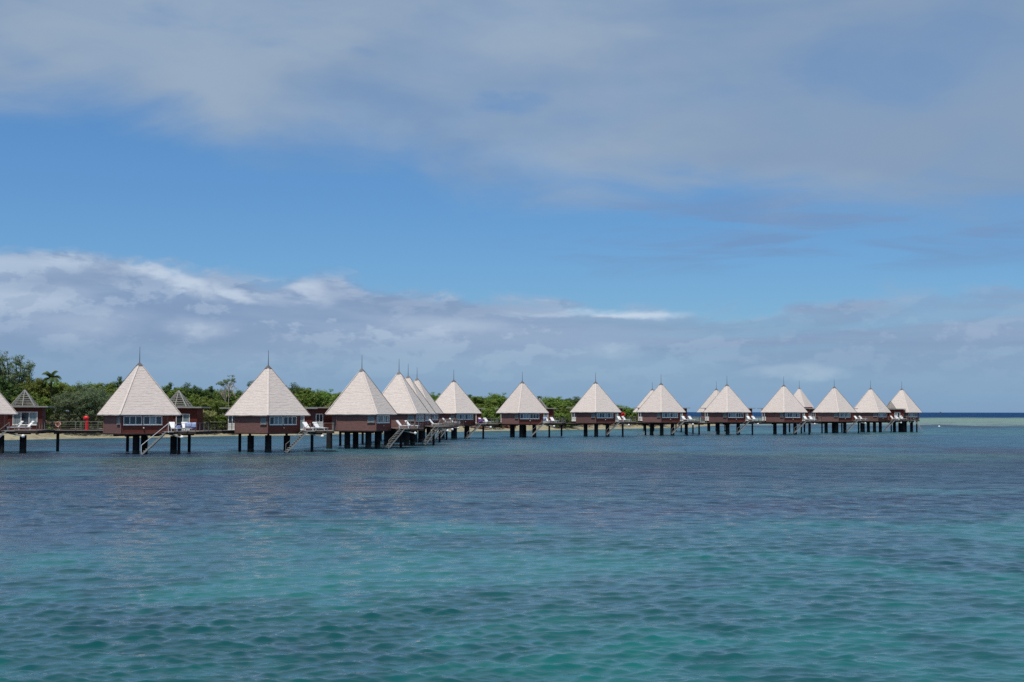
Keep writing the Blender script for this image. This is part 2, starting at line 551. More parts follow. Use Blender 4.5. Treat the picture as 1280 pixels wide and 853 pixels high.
# ------------------------------------------------------------------ sea
def build_sea():
    fine = np.radians(np.arange(-27, 27.01, 0.06))
    rest = np.radians(np.arange(30, 332, 5.0))
    th = np.concatenate([fine, rest])
    r = [9.0]
    while r[-1] < 190: r.append(r[-1] * 1.0030)
    while r[-1] < 360: r.append(r[-1] * 1.0042)
    while r[-1] < 40000: r.append(r[-1] * 1.07)
    r = np.array(r)
    nr, nt = len(r), len(th)
    RR, TT = np.meshgrid(r, th, indexing='ij')
    X = RR * np.sin(TT); Y = RR * np.cos(TT)
    Z = np.zeros_like(X); DX = np.zeros_like(X); DY = np.zeros_like(X)
    cell = RR * 0.0030
    rng = np.random.default_rng(5)
    N = 90
    near = r < 380
    k0 = int(near.sum())
    Xn, Yn, Cn = X[:k0], Y[:k0], cell[:k0]
    # patches of rougher and calmer water
    gust = 1 + 0.35 * np.sin(Xn * 0.11 + 1.3 * np.sin(Yn * 0.13)) * np.sin(Yn * 0.17 + 0.8 * np.sin(Xn * 0.07))
    for i in range(N):
        lam = 0.17 * (2.9 / 0.17) ** ((i / (N - 1)) ** 1.15) * rng.uniform(0.92, 1.08)
        ang = rng.normal(0, 0.34 if lam > 0.9 else 0.55) + 0.14       # travel direction, about the view direction
        k = 2 * math.pi / lam
        amp = 0.0047 * (lam ** 0.82) * rng.uniform(0.6, 1.3)
        if lam > 1.3: amp *= 0.5
        ph = rng.uniform(0, 6.28)
        kx, ky = k * math.sin(ang), -k * math.cos(ang)
        att = np.clip((lam / Cn - 2.2) / 2.0, 0, 1)
        a = amp * att * gust
        arg = kx * Xn + ky * Yn + ph
        Z[:k0] += a * np.cos(arg)
        s = np.sin(arg) * a * 1.0
        DX[:k0] -= s * kx / k; DY[:k0] -= s * ky / k
    X = X + DX; Y = Y + DY
    V = np.stack([X, Y, Z], -1).reshape(-1, 3)
    V = np.vstack([V, [[0, 0, 0]]])
    ii, jj = np.meshgrid(np.arange(nr - 1), np.arange(nt), indexing='ij')
    j2 = (jj + 1) % nt
    a = ii * nt + jj; b = ii * nt + j2; c_ = (ii + 1) * nt + j2; d = (ii + 1) * nt + jj
    Q = np.stack([a, d, c_, b], -1).reshape(-1, 4)      # upward normals
    T = np.stack([np.full(nt, len(V) - 1), np.arange(nt), (np.arange(nt) + 1) % nt], -1)
    me = bpy.data.meshes.new('sea')
    me.vertices.add(len(V)); me.vertices.foreach_set('co', V.ravel())
    nl = Q.size + T.size
    me.loops.add(nl)
    me.loops.foreach_set('vertex_index', np.concatenate([Q.ravel(), T.ravel()]).astype(np.int32))
    me.polygons.add(len(Q) + len(T))
    ls = np.concatenate([np.arange(len(Q)) * 4, len(Q) * 4 + np.arange(len(T)) * 3])
    me.polygons.foreach_set('loop_start', ls.astype(np.int32))
    me.polygons.foreach_set('use_smooth', np.ones(len(Q) + len(T), dtype=bool))
    me.update(calc_edges=True)
    me.validate()
    o = bpy.data.objects.new('sea', me)
    COL.objects.link(o)
    tag(o, kind='structure')
    return o


def sea_material():
    m = bpy.data.materials.new('sea_water')
    m.use_nodes = True
    t = NT(m.node_tree)
    o = t.n('ShaderNodeOutputMaterial')
    b = t.n('ShaderNodeBsdfPrincipled')
    t.t.links.new(b.outputs[0], o.inputs[0])
    g = t.n('ShaderNodeNewGeometry')
    pos = g.outputs['Position']
    x, yw, z = t.sep(pos)
    y = t.math('DIVIDE', yw, K)
    P = t.comb(x, y, 0.0)
    warp = t.noise(P, 0.035, 5, 0.6)
    warp2 = t.noise(P, 0.008, 3, 0.5)
    # the lagoon floor: depth zones run roughly across the view
    yy = t.math('ADD', y, t.math('MULTIPLY', t.math('SUBTRACT', warp, 0.5), t.math('MULTIPLY', y, 0.85)))
    yy = t.math('ADD', yy, t.math('MULTIPLY', t.step(x, -4, -24, 0.0, 1.0), 9.0))
    tt = t.math('DIVIDE', t.math('LOGARITHM', t.math('DIVIDE', t.math('MAXIMUM', yy, 8.0), 16.0), 2.0), 6.5, clamp=True)
    L = lambda Y: max(0.0, min(1.0, math.log2(Y / 16) / 6.5))
    turq = (0.001, 0.056, 0.060)
    reef = (0.011, 0.031, 0.054)
    blue = (0.028, 0.095, 0.150)
    light = (0.048, 0.098, 0.088)
    teal = (0.042, 0.135, 0.145)
    pale = (0.175, 0.255, 0.222)
    navy = (0.006, 0.040, 0.115)
    col = t.ramp(tt, [(0, turq), (L(41), turq), (L(46), reef), (L(95), reef), (L(112), light), (L(128), blue),
                      (L(200), blue), (L(250), teal), (L(300), blue), (L(330), (0.030, 0.044, 0.058)), (L(372), (0.030, 0.044, 0.058)), (L(392), pale), (L(450), pale), (L(466), (0.11, 0.13, 0.12)), (L(485), pale), (L(760), pale), (L(980), navy), (1, navy)])
    # dark coral patches in the shallow water and pale sand patches in the deeper strip
    pn = t.noise(P, 0.10, 6, 0.62, 0.3)
    pn2 = t.noise(P, 0.33, 5, 0.6, 0.2)
    coral = t.math('MULTIPLY', t.step(t.math('ADD', t.math('MULTIPLY', pn, 0.7), t.math('MULTIPLY', pn2, 0.3)), 0.47, 0.60), t.step(y, 380, 300))
    col = t.mix(t.math('MULTIPLY', coral, 0.55), col, (0.006, 0.030, 0.052))
    pn3 = t.noise(t.comb(t.math('MULTIPLY', x, 0.35), y, 7.0), 0.085, 6, 0.62, 0.2)
    sandp = t.math('MULTIPLY', t.step(pn3, 0.53, 0.66), t.math('MULTIPLY', t.step(y, 22, 40), t.step(y, 330, 280)))
    col = t.mix(t.math('MULTIPLY', sandp, 0.7), col, (0.028, 0.112, 0.125))
    # clean sand between the coral: brighter turquoise patches in the near shallows
    pn4 = t.noise(t.comb(t.math('MULTIPLY', x, 0.6), y, 27.0), 0.075, 5, 0.6, 0.3)
    bright = t.math('MULTIPLY', t.step(t.math('ADD', t.math('MULTIPLY', pn4, 0.65), t.math('MULTIPLY', pn2, 0.35)), 0.45, 0.58), t.step(yy, 47, 40))
    col = t.mix(t.math('MULTIPLY', bright, 0.7), col, (0.003, 0.132, 0.120))
    purp = t.math('MULTIPLY', t.step(t.noise(t.comb(t.math('MULTIPLY', x, 0.4), y, 17.0), 0.06, 5, 0.6), 0.5, 0.62), t.step(y, 36, 50))
    purp = t.math('MULTIPLY', purp, t.step(y, 200, 120))
    col = t.mix(t.math('MULTIPLY', purp, 0.85), col, (0.030, 0.034, 0.062))
    # wind ripples too fine for the mesh far out: more and less glossy flecks about a metre across
    f1 = t.noise(t.comb(x, yw, 41.0), 0.8, 4, 0.65, 0.2)
    f2 = t.noise(t.comb(x, yw, 43.0), 0.28, 5, 0.65, 0.2)
    fl = t.math('ADD', t.math('MULTIPLY', f1, 0.5), t.math('MULTIPLY', f2, 0.5))
    amt = t.step(y, 30, 75)
    rip = t.math('ADD', 1.0, t.math('MULTIPLY', amt, t.step(fl, 0.36, 0.64, -0.65, 0.75)))
    dk = t.math('MULTIPLY', t.math('MULTIPLY', amt, t.step(fl, 0.36, 0.60, 0.55, 0.0)), t.step(y, 85, 125, 1.0, 0.35))
    col = t.mix(dk, col, (0.004, 0.014, 0.024))  # dark faces of the unmodelled far ripples, painted into the base colour
    t.t.links.new(col, b.inputs['Base Color'])
    b.inputs['IOR'].default_value = 1.33
    t.put(b.inputs['Specular IOR Level'], t.math('MULTIPLY', t.math('MULTIPLY', t.step(y, 40, 200, 0.44, 0.34), t.step(y, 330, 900, 1.0, 0.3)), rip))
    t.put(b.inputs['Roughness'], t.math('ADD', t.math('ADD', t.step(y, 15, 40, 0.045, 0.08), t.step(y, 36, 100, 0.0, 0.20)), t.step(y, 220, 800, 0.0, 0.38)))
    # small ripples below the resolution of the mesh
    R1 = t.noise(t.comb(t.math('MULTIPLY', x, 0.6), yw, z), 4.2, 4, 0.6, 0.2)
    R2 = t.noise(t.comb(t.math('MULTIPLY', x, 0.5), yw, 3.0), 1.3, 5, 0.6, 0.3)
    R3 = t.noise(t.comb(t.math('MULTIPLY', x, 0.4), yw, 5.0), 0.32, 5, 0.62, 0.3)
    far = t.step(y, 25, 110)
    hh = t.math('ADD', t.math('MULTIPLY', R1, 0.022), t.math('MULTIPLY', t.math('MULTIPLY', R2, 0.20), t.math('ADD', t.math('MULTIPLY', far, 2.2), 0.08)))
    hh = t.math('ADD', hh, t.math('MULTIPLY', t.math('MULTIPLY', R3, 2.2), far))
    bp = t.n('ShaderNodeBump')
    bp.inputs['Strength'].default_value = 1.0
    bp.inputs['Distance'].default_value = 1.0
    t.t.links.new(hh, bp.inputs['Height'])
    t.t.links.new(bp.outputs[0], b.inputs['Normal'])
    return m


sea_o = build_sea()
sea_o.data.materials.append(sea_material())

# ------------------------------------------------------------------ island: beach and land
shore = [(-170, 150), (-125, 158), (-91, 164), (-74, 176), (-57, 193), (-35, 212), (-8.5, 244), (8, 258), (23, 266), (40, 285), (58, 306), (72, 335), (84, 372)]
shore = [(a, b * K) for a, b in shore]
# resample
pts = []
for (a, b) in zip(shore, shore[1:]):
    n = max(2, int(math.dist(a, b) / 3))
    for k in range(n):
        t_ = k / n
        pts.append((a[0] + (b[0] - a[0]) * t_, a[1] + (b[1] - a[1]) * t_))
pts.append(shore[-1])
rs = random.Random(3)
nrm = Vector((-0.55, 0.83)).normalized()


def shore_profile(offs, zs, name, mt, jit=0.0):
    mb = MB()
    n = len(pts)
    V = []
    for i, p in enumerate(pts):
        a = pts[max(0, i - 3)]; b = pts[min(n - 1, i + 3)]
        d = Vector((b[0] - a[0], b[1] - a[1])).normalized()
        nn = Vector((-d.y, d.x))
        end = min(1.0, (n - 1 - i) / 14)                  # the spit runs out into the sea
        wob = 1.6 * math.sin(i * 0.23) + 0.9 * math.sin(i * 0.61 + 1)
        for k, (of, z) in enumerate(zip(offs, zs)):
            q = Vector(p) + nn * (of * (0.35 + 0.65 * end) + wob)
            zz = z if z < 0 else z * (0.25 + 0.75 * end)
            if jit and z > 0: zz += rs.uniform(-jit, jit)
            V.append((q.x, q.y, zz))
    m_ = len(offs)
    F_ = [(i * m_ + k, (i + 1) * m_ + k, (i + 1) * m_ + k + 1, i * m_ + k + 1) for i in range(n - 1) for k in range(m_ - 1)]
    mb.add(V, F_)
    return tag(mb.build(name, mt, smooth=True), kind='structure')


def ground_mat(name, a, b_, c_, sc):
    m = bpy.data.materials.new(name)
    m.use_nodes = True
    t = NT(m.node_tree)
    o = t.n('ShaderNodeOutputMaterial')
    b = t.n('ShaderNodeBsdfPrincipled')
    b.inputs['Roughness'].default_value = 0.95
    b.inputs['Specular IOR Level'].default_value = 0.1
    t.t.links.new(b.outputs[0], o.inputs[0])
    g = t.n('ShaderNodeNewGeometry')
    n1 = t.noise(g.outputs['Position'], sc, 6, 0.65)
    n2 = t.noise(g.outputs['Position'], sc * 5, 5, 0.65)
    cc = t.mix(t.step(n1, 0.4, 0.6), a, b_)
    cc = t.mix(t.step(n2, 0.5, 0.65), cc, c_)
    t.t.links.new(cc, b.inputs['Base Color'])
    bp = t.n('ShaderNodeBump'); bp.inputs['Strength'].default_value = 0.5; bp.inputs['Distance'].default_value = 0.2
    t.t.links.new(n2, bp.inputs['Height']); t.t.links.new(bp.outputs[0], b.inputs['Normal'])
    return m


shore_profile([-6, -2, 0, 2, 4.5, 8, 11], [-0.8, -0.25, 0.06, 0.4, 0.85, 1.35, 1.7], 'beach',
              ground_mat('pale_sand', (0.31, 0.28, 0.185), (0.25, 0.22, 0.145), (0.18, 0.15, 0.10), 0.25))
shore_profile([11, 14, 20, 40, 90, 170], [1.7, 2.1, 2.6, 3.4, 4.5, 5.0], 'ground',
              ground_mat('scrubby_earth', (0.14, 0.11, 0.07), (0.07, 0.075, 0.03), (0.22, 0.17, 0.11), 0.2), 0.15)

# ------------------------------------------------------------------ bungalow
ZB, ZE = 2.60, 4.85          # wall foot, eaves
ZD = 2.85                    # deck top
RR_ = 5.4                    # half diagonal of the roof
RW = 4.95                    # half diagonal of the walls


def roof_mesh():
    mb = MB()
    rg = random.Random(11)
    n = 30
    z0, z1 = ZE, ZE + 5.95
    rad_ = lambda t_: RR_ + (0.40 - RR_) * t_
    dirs = [(0, -1), (1, 0), (0, 1), (-1, 0)]

    def ring(r, z, jr=0.0):
        P = []
        for k in range(4):
            a = Vector(dirs[k]); b = Vector(dirs[(k + 1) % 4])
            for s in range(8):
                q = a.lerp(b, s / 8) * (r + rg.uniform(-jr, jr))
                P.append((q.x, q.y, z + rg.uniform(-jr, jr) * 0.6))
        return P
    for i in range(n):
        ta, tb = i / n, (i + 1) / n
        za, zb = z0 + (z1 - z0) * ta, z0 + (z1 - z0) * tb
        lo = ring(rad_(ta) + 0.035, za - 0.02, 0.012)
        up = ring(rad_(tb) + 0.0, zb, 0.0)
        und = ring(rad_(ta) - 0.03, za + 0.005, 0.0)
        m_ = 32
        fs = [(k, (k + 1) % m_, m_ + (k + 1) % m_, m_ + k) for k in range(m_)]
        mb.add(lo + up, fs)
        mb.add(und + lo, fs)
    # eaves edge and soffit
    e0 = ring(RR_ + 0.02, ZE - 0.13, 0.02)
    e1 = ring(RR_ + 0.035, ZE - 0.02, 0.0)
    fs = [(k, (k + 1) % 32, 32 + (k + 1) % 32, 32 + k) for k in range(32)]
    mb.add(e0 + e1, fs)
    mb.add(e0, [tuple(range(32))[::-1]])
    # hip tiles: slightly proud strips along the four hips
    for k in range(4):
        d = Vector((*dirs[k], 0))
        side = Vector((-d.y, d.x, 0))
        a = d * (RR_ + 0.04) + Vector((0, 0, z0))
        b = d * 0.42 + Vector((0, 0, z1))
        up_ = Vector((d.x, d.y, 0.75)).normalized() * 0.012
        mb.add([a - side * 0.13 - up_ * .4, a + up_, a + side * 0.13 - up_ * .4, b - side * 0.1 - up_ * .4, b + up_, b + side * 0.1 - up_ * .4], [(0, 1, 4, 3), (1, 2, 5, 4)])
    return mb


def window_parts(parent, origin, u, n_, u0, u1, z0, z1, panes, curt=(), name='window', lower=None, fm='white'):
    """a framed window on the wall plane: origin + u*s, facing n_"""
    origin, u, n_ = Vector(origin), Vector(u), Vector(n_)
    mb = MB(); fw = 0.085

    def slab(sa, sb, za, zb, d0, d1, b):
        P = []
        for d in (d0, d1):
            for s, z in ((sa, za), (sb, za), (sb, zb), (sa, zb)):
                q = origin + u * s + n_ * d
                P.append((q.x, q.y, z))
        b.add(P, [(3, 2, 1, 0), (4, 5, 6, 7), (0, 1, 5, 4), (1, 2, 6, 5), (2, 3, 7, 6), (3, 0, 4, 7)])
    slab(u0, u1, z0, z0 + fw, -0.02, 0.07, mb)
    slab(u0, u1, z1 - fw, z1, -0.02, 0.07, mb)
    w_ = (u1 - u0 - fw) / panes
    for k in range(panes + 1):
        s = u0 + k * w_
        slab(s, s + fw, z0 + fw, z1 - fw, -0.02, 0.065, mb)
    slab(u0 - 0.05, u1 + 0.05, z0 - 0.05, z0, -0.02, 0.12, mb)
    zg = z0 + fw
    if lower:
        slab(u0 + fw, u1 - fw, z0 + fw, z0 + lower, -0.01, 0.05, mb)
        zg = z0 + lower
    fr = mb.build(name, M[fm], parent)
    for k in range(panes):
        pb = MB()
        slab(u0 + k * w_ + fw, u0 + (k + 1) * w_, zg, z1 - fw, -0.015, 0.018, pb)
        pb.build('pane' if k not in curt else 'curtained_pane', M['glass'] if k not in curt else M['curtain'], fr)
    return fr


S2 = math.sqrt(0.5)


def railing(path, z, h=1.05, step=1.5, gap=0.16, wires=4):
    mb = MB()
    for a, b in zip(path, path[1:]):
        a, b = Vector(a), Vector(b)
        L = (b - a).length
        n = max(1, round(L / step))
        for k in range(n + 1):
            q = a.lerp(b, k / n)
            mb.box((q.x, q.y, z + h / 2), (0.07, 0.07, h))
        mb.bar((a.x, a.y, z + h + 0.02), (b.x, b.y, z + h + 0.02), 0.08, 0.05)
        for k in range(wires):
            zz = z + 0.15 + k * (h - 0.25) / wires
            mb.bar((a.x, a.y, zz), (b.x, b.y, zz), 0.014, 0.014)
    return mb


def make_bungalow(label, deck=True, stair='left', annexe=True, piles=None, curt=0, white_rail=False, wide=False):
    root = empty('overwater_bungalow', (0, 0, 0))
    tag(root, label, 'bungalow', 'thatched bungalows on stilts along the walkway')
    poly = [(0, -RW), (4.05, -RW + 4.05), (4.05, RW - 4.05), (0, RW), (-4.05, RW - 4.05), (-4.05, -RW + 4.05)]
    mb = MB().prism(poly, ZB, ZE + 0.02, 0, [0, 0, 0, 1, 1, 1])
    # cladding battens give the walls their fine horizontal lines
    mb.build('wall', [M['red'], M['brown']], root)
    tb = MB()
    for (p, q) in ((poly[5], poly[0]), (poly[0], poly[1])):
        p, q = Vector((*p, 0)), Vector((*q, 0))
        nn = (q - p).normalized().cross(Vector((0, 0, 1)))
        for zz in (ZB + 0.02, ZE - 0.34):
            tb.bar(p + nn * 0.02 + Vector((0, 0, zz)), q + nn * 0.02 + Vector((0, 0, zz)), 0.04, 0.05)
    tb.bar((0, -RW - 0.03, ZB), (0, -RW - 0.03, ZE - 0.1), 0.10, 0.10)
    for sx in (-1, 1):
        tb.bar((sx * 4.06, -RW + 4.03, ZB), (sx * 4.06, -RW + 4.03, ZE - 0.1), 0.10, 0.10)
    tb.build('wall_trim', M['brown'], root)
    fl = MB()
    fl.prism([(x * 1.02, y * 1.02) for x, y in poly], ZB - 0.14, ZB - 0.003)
    for x in (-2.2, 0.1, 2.4):
        hw = 3.9 - abs(x) * 0.9
        fl.box((x, 0, ZB - 0.27), (0.28, 2 * hw, 0.25))
    fl.build('floor_beam', M['beam'], root)
    roof = roof_mesh().build('roof', M['shingle'], root)
    zt = ZE + 5.93
    c_ = MB()
    b4 = [(0, -0.50), (0.50, 0), (0, 0.50), (-0.50, 0)]
    c_.prism(b4, zt - 0.10, zt - 0.02)
    c_.add([(x, y, zt - 0.02) for x, y in b4] + [(0, 0, zt + 0.5)], [(0, 1, 4), (1, 2, 4), (2, 3, 4), (3, 0, 4)])
    c_.build('roof_cap', M['cap'], roof)
    MB().tube((0, 0, zt + 0.35), (0, 0, zt + 2.35), 0.055, 0.022).build('spire', M['spire'], roof)
    # windows: right face from the front corner
    ur, nr_ = Vector((S2, S2, 0)), Vector((S2, -S2, 0))
    ul, nl_ = Vector((-S2, S2, 0)), Vector((-S2, -S2, 0))
    O = (0, -RW, 0)
    cur = [(), (0,), (1, 2), (2,), (0, 2)][curt % 5]
    window_parts(root, O, ur, nr_, 0.28, 2.55, 3.62, 4.66, 3, cur)
    window_parts(root, O, ur, nr_, 2.72, 5.05, 3.62, 4.66, 3, [(1,), (0, 2), (), (0,), (1, 2)][curt % 5])
    window_parts(root, O, ul, nl_, 0.16, 1.20, 3.68, 4.66, 1, (0,), fm='rail')
    q = Vector(O) + ur * 2.75 + nr_ * 0.10
    MB().ball((q.x, q.y, 3.22), 0.10, 8, 6).build('wall_lamp', M['lamp'], root)
    if annexe:
        ax = 2.1 if wide else 0.0
        x0, x1, y0, y1 = -5.15 + ax, 5.7 + ax * 0.8, 4.4, 6.3
        MB().prism([(x0, y0), (x1, y0), (x1, y1), (x0, y1)], ZB, 5.62).build('annexe_wall', M['annexe'], root)
        fb = MB().prism([(x0 - 0.05, y0 - 0.05), (x1 + 0.05, y0 - 0.05), (x1 + 0.05, y1 + .05), (x0 - 0.05, y1 + .05)], ZB - 0.25, ZB - 0.004)
        fb.build('annexe_floor', M['beam'], root)
        sl = MB().prism([(x0 - 1.05, y0 - 0.5), (x1 + 0.75, y0 - 0.5), (x1 + 0.75, y1 + 0.6), (x0 - 1.05, y1 + 0.6)], 5.64, 5.80)
        arf = sl.build('annexe_roof', M['slab'], root)
        # slatted vent pyramid
        px_, py_, hb = 2.85 + ax, 5.35, 1.45
        vt = MB()
        base = [(px_ - hb, py_ - hb * .75), (px_ + hb, py_ - hb * .75), (px_ + hb, py_ + hb * .75), (px_ - hb, py_ + hb * .75)]
        ap = Vector((px_, py_, 7.85))
        zb = 5.82
        for k in range(4):
            vt.bar((*base[k], zb), ap, 0.10, 0.10)
            mid = ((base[k][0] + base[(k + 1) % 4][0]) / 2, (base[k][1] + base[(k + 1) % 4][1]) / 2, zb)
            vt.bar(mid, ap, 0.08, 0.08)
        vf = vt.build('vent_frame', M['slab'], arf)
        vs = MB()
        for i in range(7):
            t0, t1 = i / 7.3, (i + 0.52) / 7.3
            lo = [Vector((*b_, zb)).lerp(ap, t0) for b_ in base]
            up = [Vector((*b_, zb)).lerp(ap, t1) for b_ in base]
            for k in range(4):
                k2 = (k + 1) % 4
                nn = (lo[k2] - lo[k]).normalized().cross(Vector((0, 0, 1)))
                vs.add([lo[k] + nn * 0.02, lo[k2] + nn * 0.02, up[k2] - nn * 0.03, up[k] - nn * 0.03,
                        lo[k] - nn * 0.01, lo[k2] - nn * 0.01, up[k2] - nn * 0.06, up[k] - nn * 0.06],
                       [(0, 1, 2, 3), (7, 6, 5, 4), (0, 4, 5, 1), (3, 2, 6, 7)])
        vs.build('vent_slats', M['slat'], arf)
        O2 = (0, y0, 0)
        if wide:
            window_parts(root, O2, (1, 0, 0), (0, -1, 0), 2.1 + ax * 0.8, 5.0 + ax * 0.85, 3.42, 5.08, 3, (0, 2))
        else:
            window_parts(root, O2, (1, 0, 0), (0, -1, 0), 2.95, 4.75, ZD + 0.06, 4.92, 2, (1,), 'sliding_door')
        window_parts(root, O2, (1, 0, 0), (0, -1, 0), -5.08, -4.0, ZD + 0.06, 4.86, 2, (), 'french_door', lower=0.85)
    # deck
    if deck:
        db = MB()
        rg = random.Random(5)
        X0, X1, Y0, Y1 = 4.12, 8.35, -2.6, 4.35
        yy = Y0
        while yy < Y1 - 0.01:
            db.box(((X0 + X1) / 2 + rg.uniform(-.01, .01), yy + 0.07, ZD - 0.03), (X1 - X0, 0.135, 0.05))
            yy += 0.145
        db.build('deck', M['deck'], root)
        jb = MB()
        for yk in (Y0 + 0.06, (Y0 + Y1) / 2, Y1 - 0.1):
            jb.box(((X0 + X1) / 2, yk, ZD - 0.19), (X1 - X0, 0.12, 0.26))
        for xk in (X0 + 0.3, 6.2, X1 - 0.1):
            jb.box((xk, (Y0 + Y1) / 2, ZD - 0.205), (0.14, Y1 - Y0 - 0.3, 0.22))
        jb.box((6.2, 0.2, ZD - 0.42), (1.5, 0.34, 0.2))
        jb.build('deck_joist', M['beam'], root)
        if stair == 'left':
            railing([(5.7, Y0 + 0.08), (X1 - 0.08, Y0 + 0.08), (X1 - 0.08, 1.6)], ZD, 0.95, 1.4, wires=3).build('railing', M['rail'], root)
        else:
            railing([(X0 + .1, Y0 + 0.08), (6.4, Y0 + 0.08)], ZD, 0.95, 1.4, wires=3).build('railing', M['rail'], root)
    # stairs down to the water
    if stair:
        if stair == 'left':
            A, B = Vector((4.9, -3.1, ZD - 0.05)), Vector((2.15, -3.75, 0.05))
        else:
            A, B = Vector((7.4, -2.3, ZD - 0.05)), Vector((9.9, -3.6, 0.25))
        d = (B - A)
        hd = Vector((d.x, d.y, 0)).normalized()
        sd = Vector((-hd.y, hd.x, 0))
        st = MB()
        W_ = 0.42
        for s in (-1, 1):
            st.bar(A + sd * W_ * s, B + sd * W_ * s, 0.06, 0.17)
        ns = 12
        for k in range(ns):
            q = A.lerp(B, (k + 0.5) / ns)
            st.box((q.x, q.y, q.z + 0.13), (0.30, 2 * W_ + 0.04, 0.055), rz=math.atan2(hd.y, hd.x))
        # landing
        lp = A - hd * 0.45
        st.box((lp.x, lp.y, ZD - 0.075), (0.95, 1.0, 0.07), rz=math.atan2(hd.y, hd.x))
        sto = st.build('stairs', M['stair'], root)
        hb_ = MB()
        for s in ((1,) if stair == 'left' else (-1,)):
            off = sd * (W_ + 0.07) * s
            hb_.tube(A + off + Vector((0, 0, 1.0)) - hd * 0.3, B + off + Vector((0, 0, 1.15)), 0.034)
            hb_.tube(A + off - hd * 0.3 + Vector((0, 0, -0.1)), A + off - hd * 0.3 + Vector((0, 0, 1.0)), 0.036)
            hb_.tube(B + off + Vector((0, 0, 0.1)), B + off + Vector((0, 0, 1.15)), 0.034)
        hb_.build('handrail', M['white' if white_rail else 'rail'], sto)
        # bracket with a round white float under the landing
        br = MB()
        b0 = Vector((5.1, -2.75, ZD - 0.35)); b1 = b0 + Vector((1.6, -0.35, -0.32))
        if stair == 'left':
            br.bar(b0, b1, 0.08, 0.16)
            bo = br.build('bracket', M['stair'], root)
            MB().ball(b1 + Vector((0.12, 0, -0.02)), 0.21, 12, 8).build('float', M['white'], bo, smooth=True)
    # pilings
    big = piles if piles is not None else [(-2.1, 0), (0.1, -2.2), (2.45, 0), (0.1, 2.3)]
    for (x, y) in big:
        pb = MB()
        pb.tube((x, y, -0.6), (x, y, ZB - 0.38), 0.41, 0.41, 12)
        po = pb.build('piling', M['pile'], root, smooth=False)
        MB().tube((x, y, -0.5), (x, y, 0.55), 0.425, 0.42, 12).build('tide_mark', M['tide'], po)
    if deck:
        for (x, y) in (() if wide else ((5.6, -1.0),)):
            MB().tube((x, y, -0.6), (x, y, ZB - 0.16), 0.19, 0.19, 10).build('slim_piling', M['pile'], root)
    return root


SA = R(17)                   # how the end hut is turned against the line of sight


def sv(x, y):
    """from the sight-line frame of the end hut into its own frame"""
    return (x * math.cos(SA) + y * math.sin(SA), -x * math.sin(SA) + y * math.cos(SA))


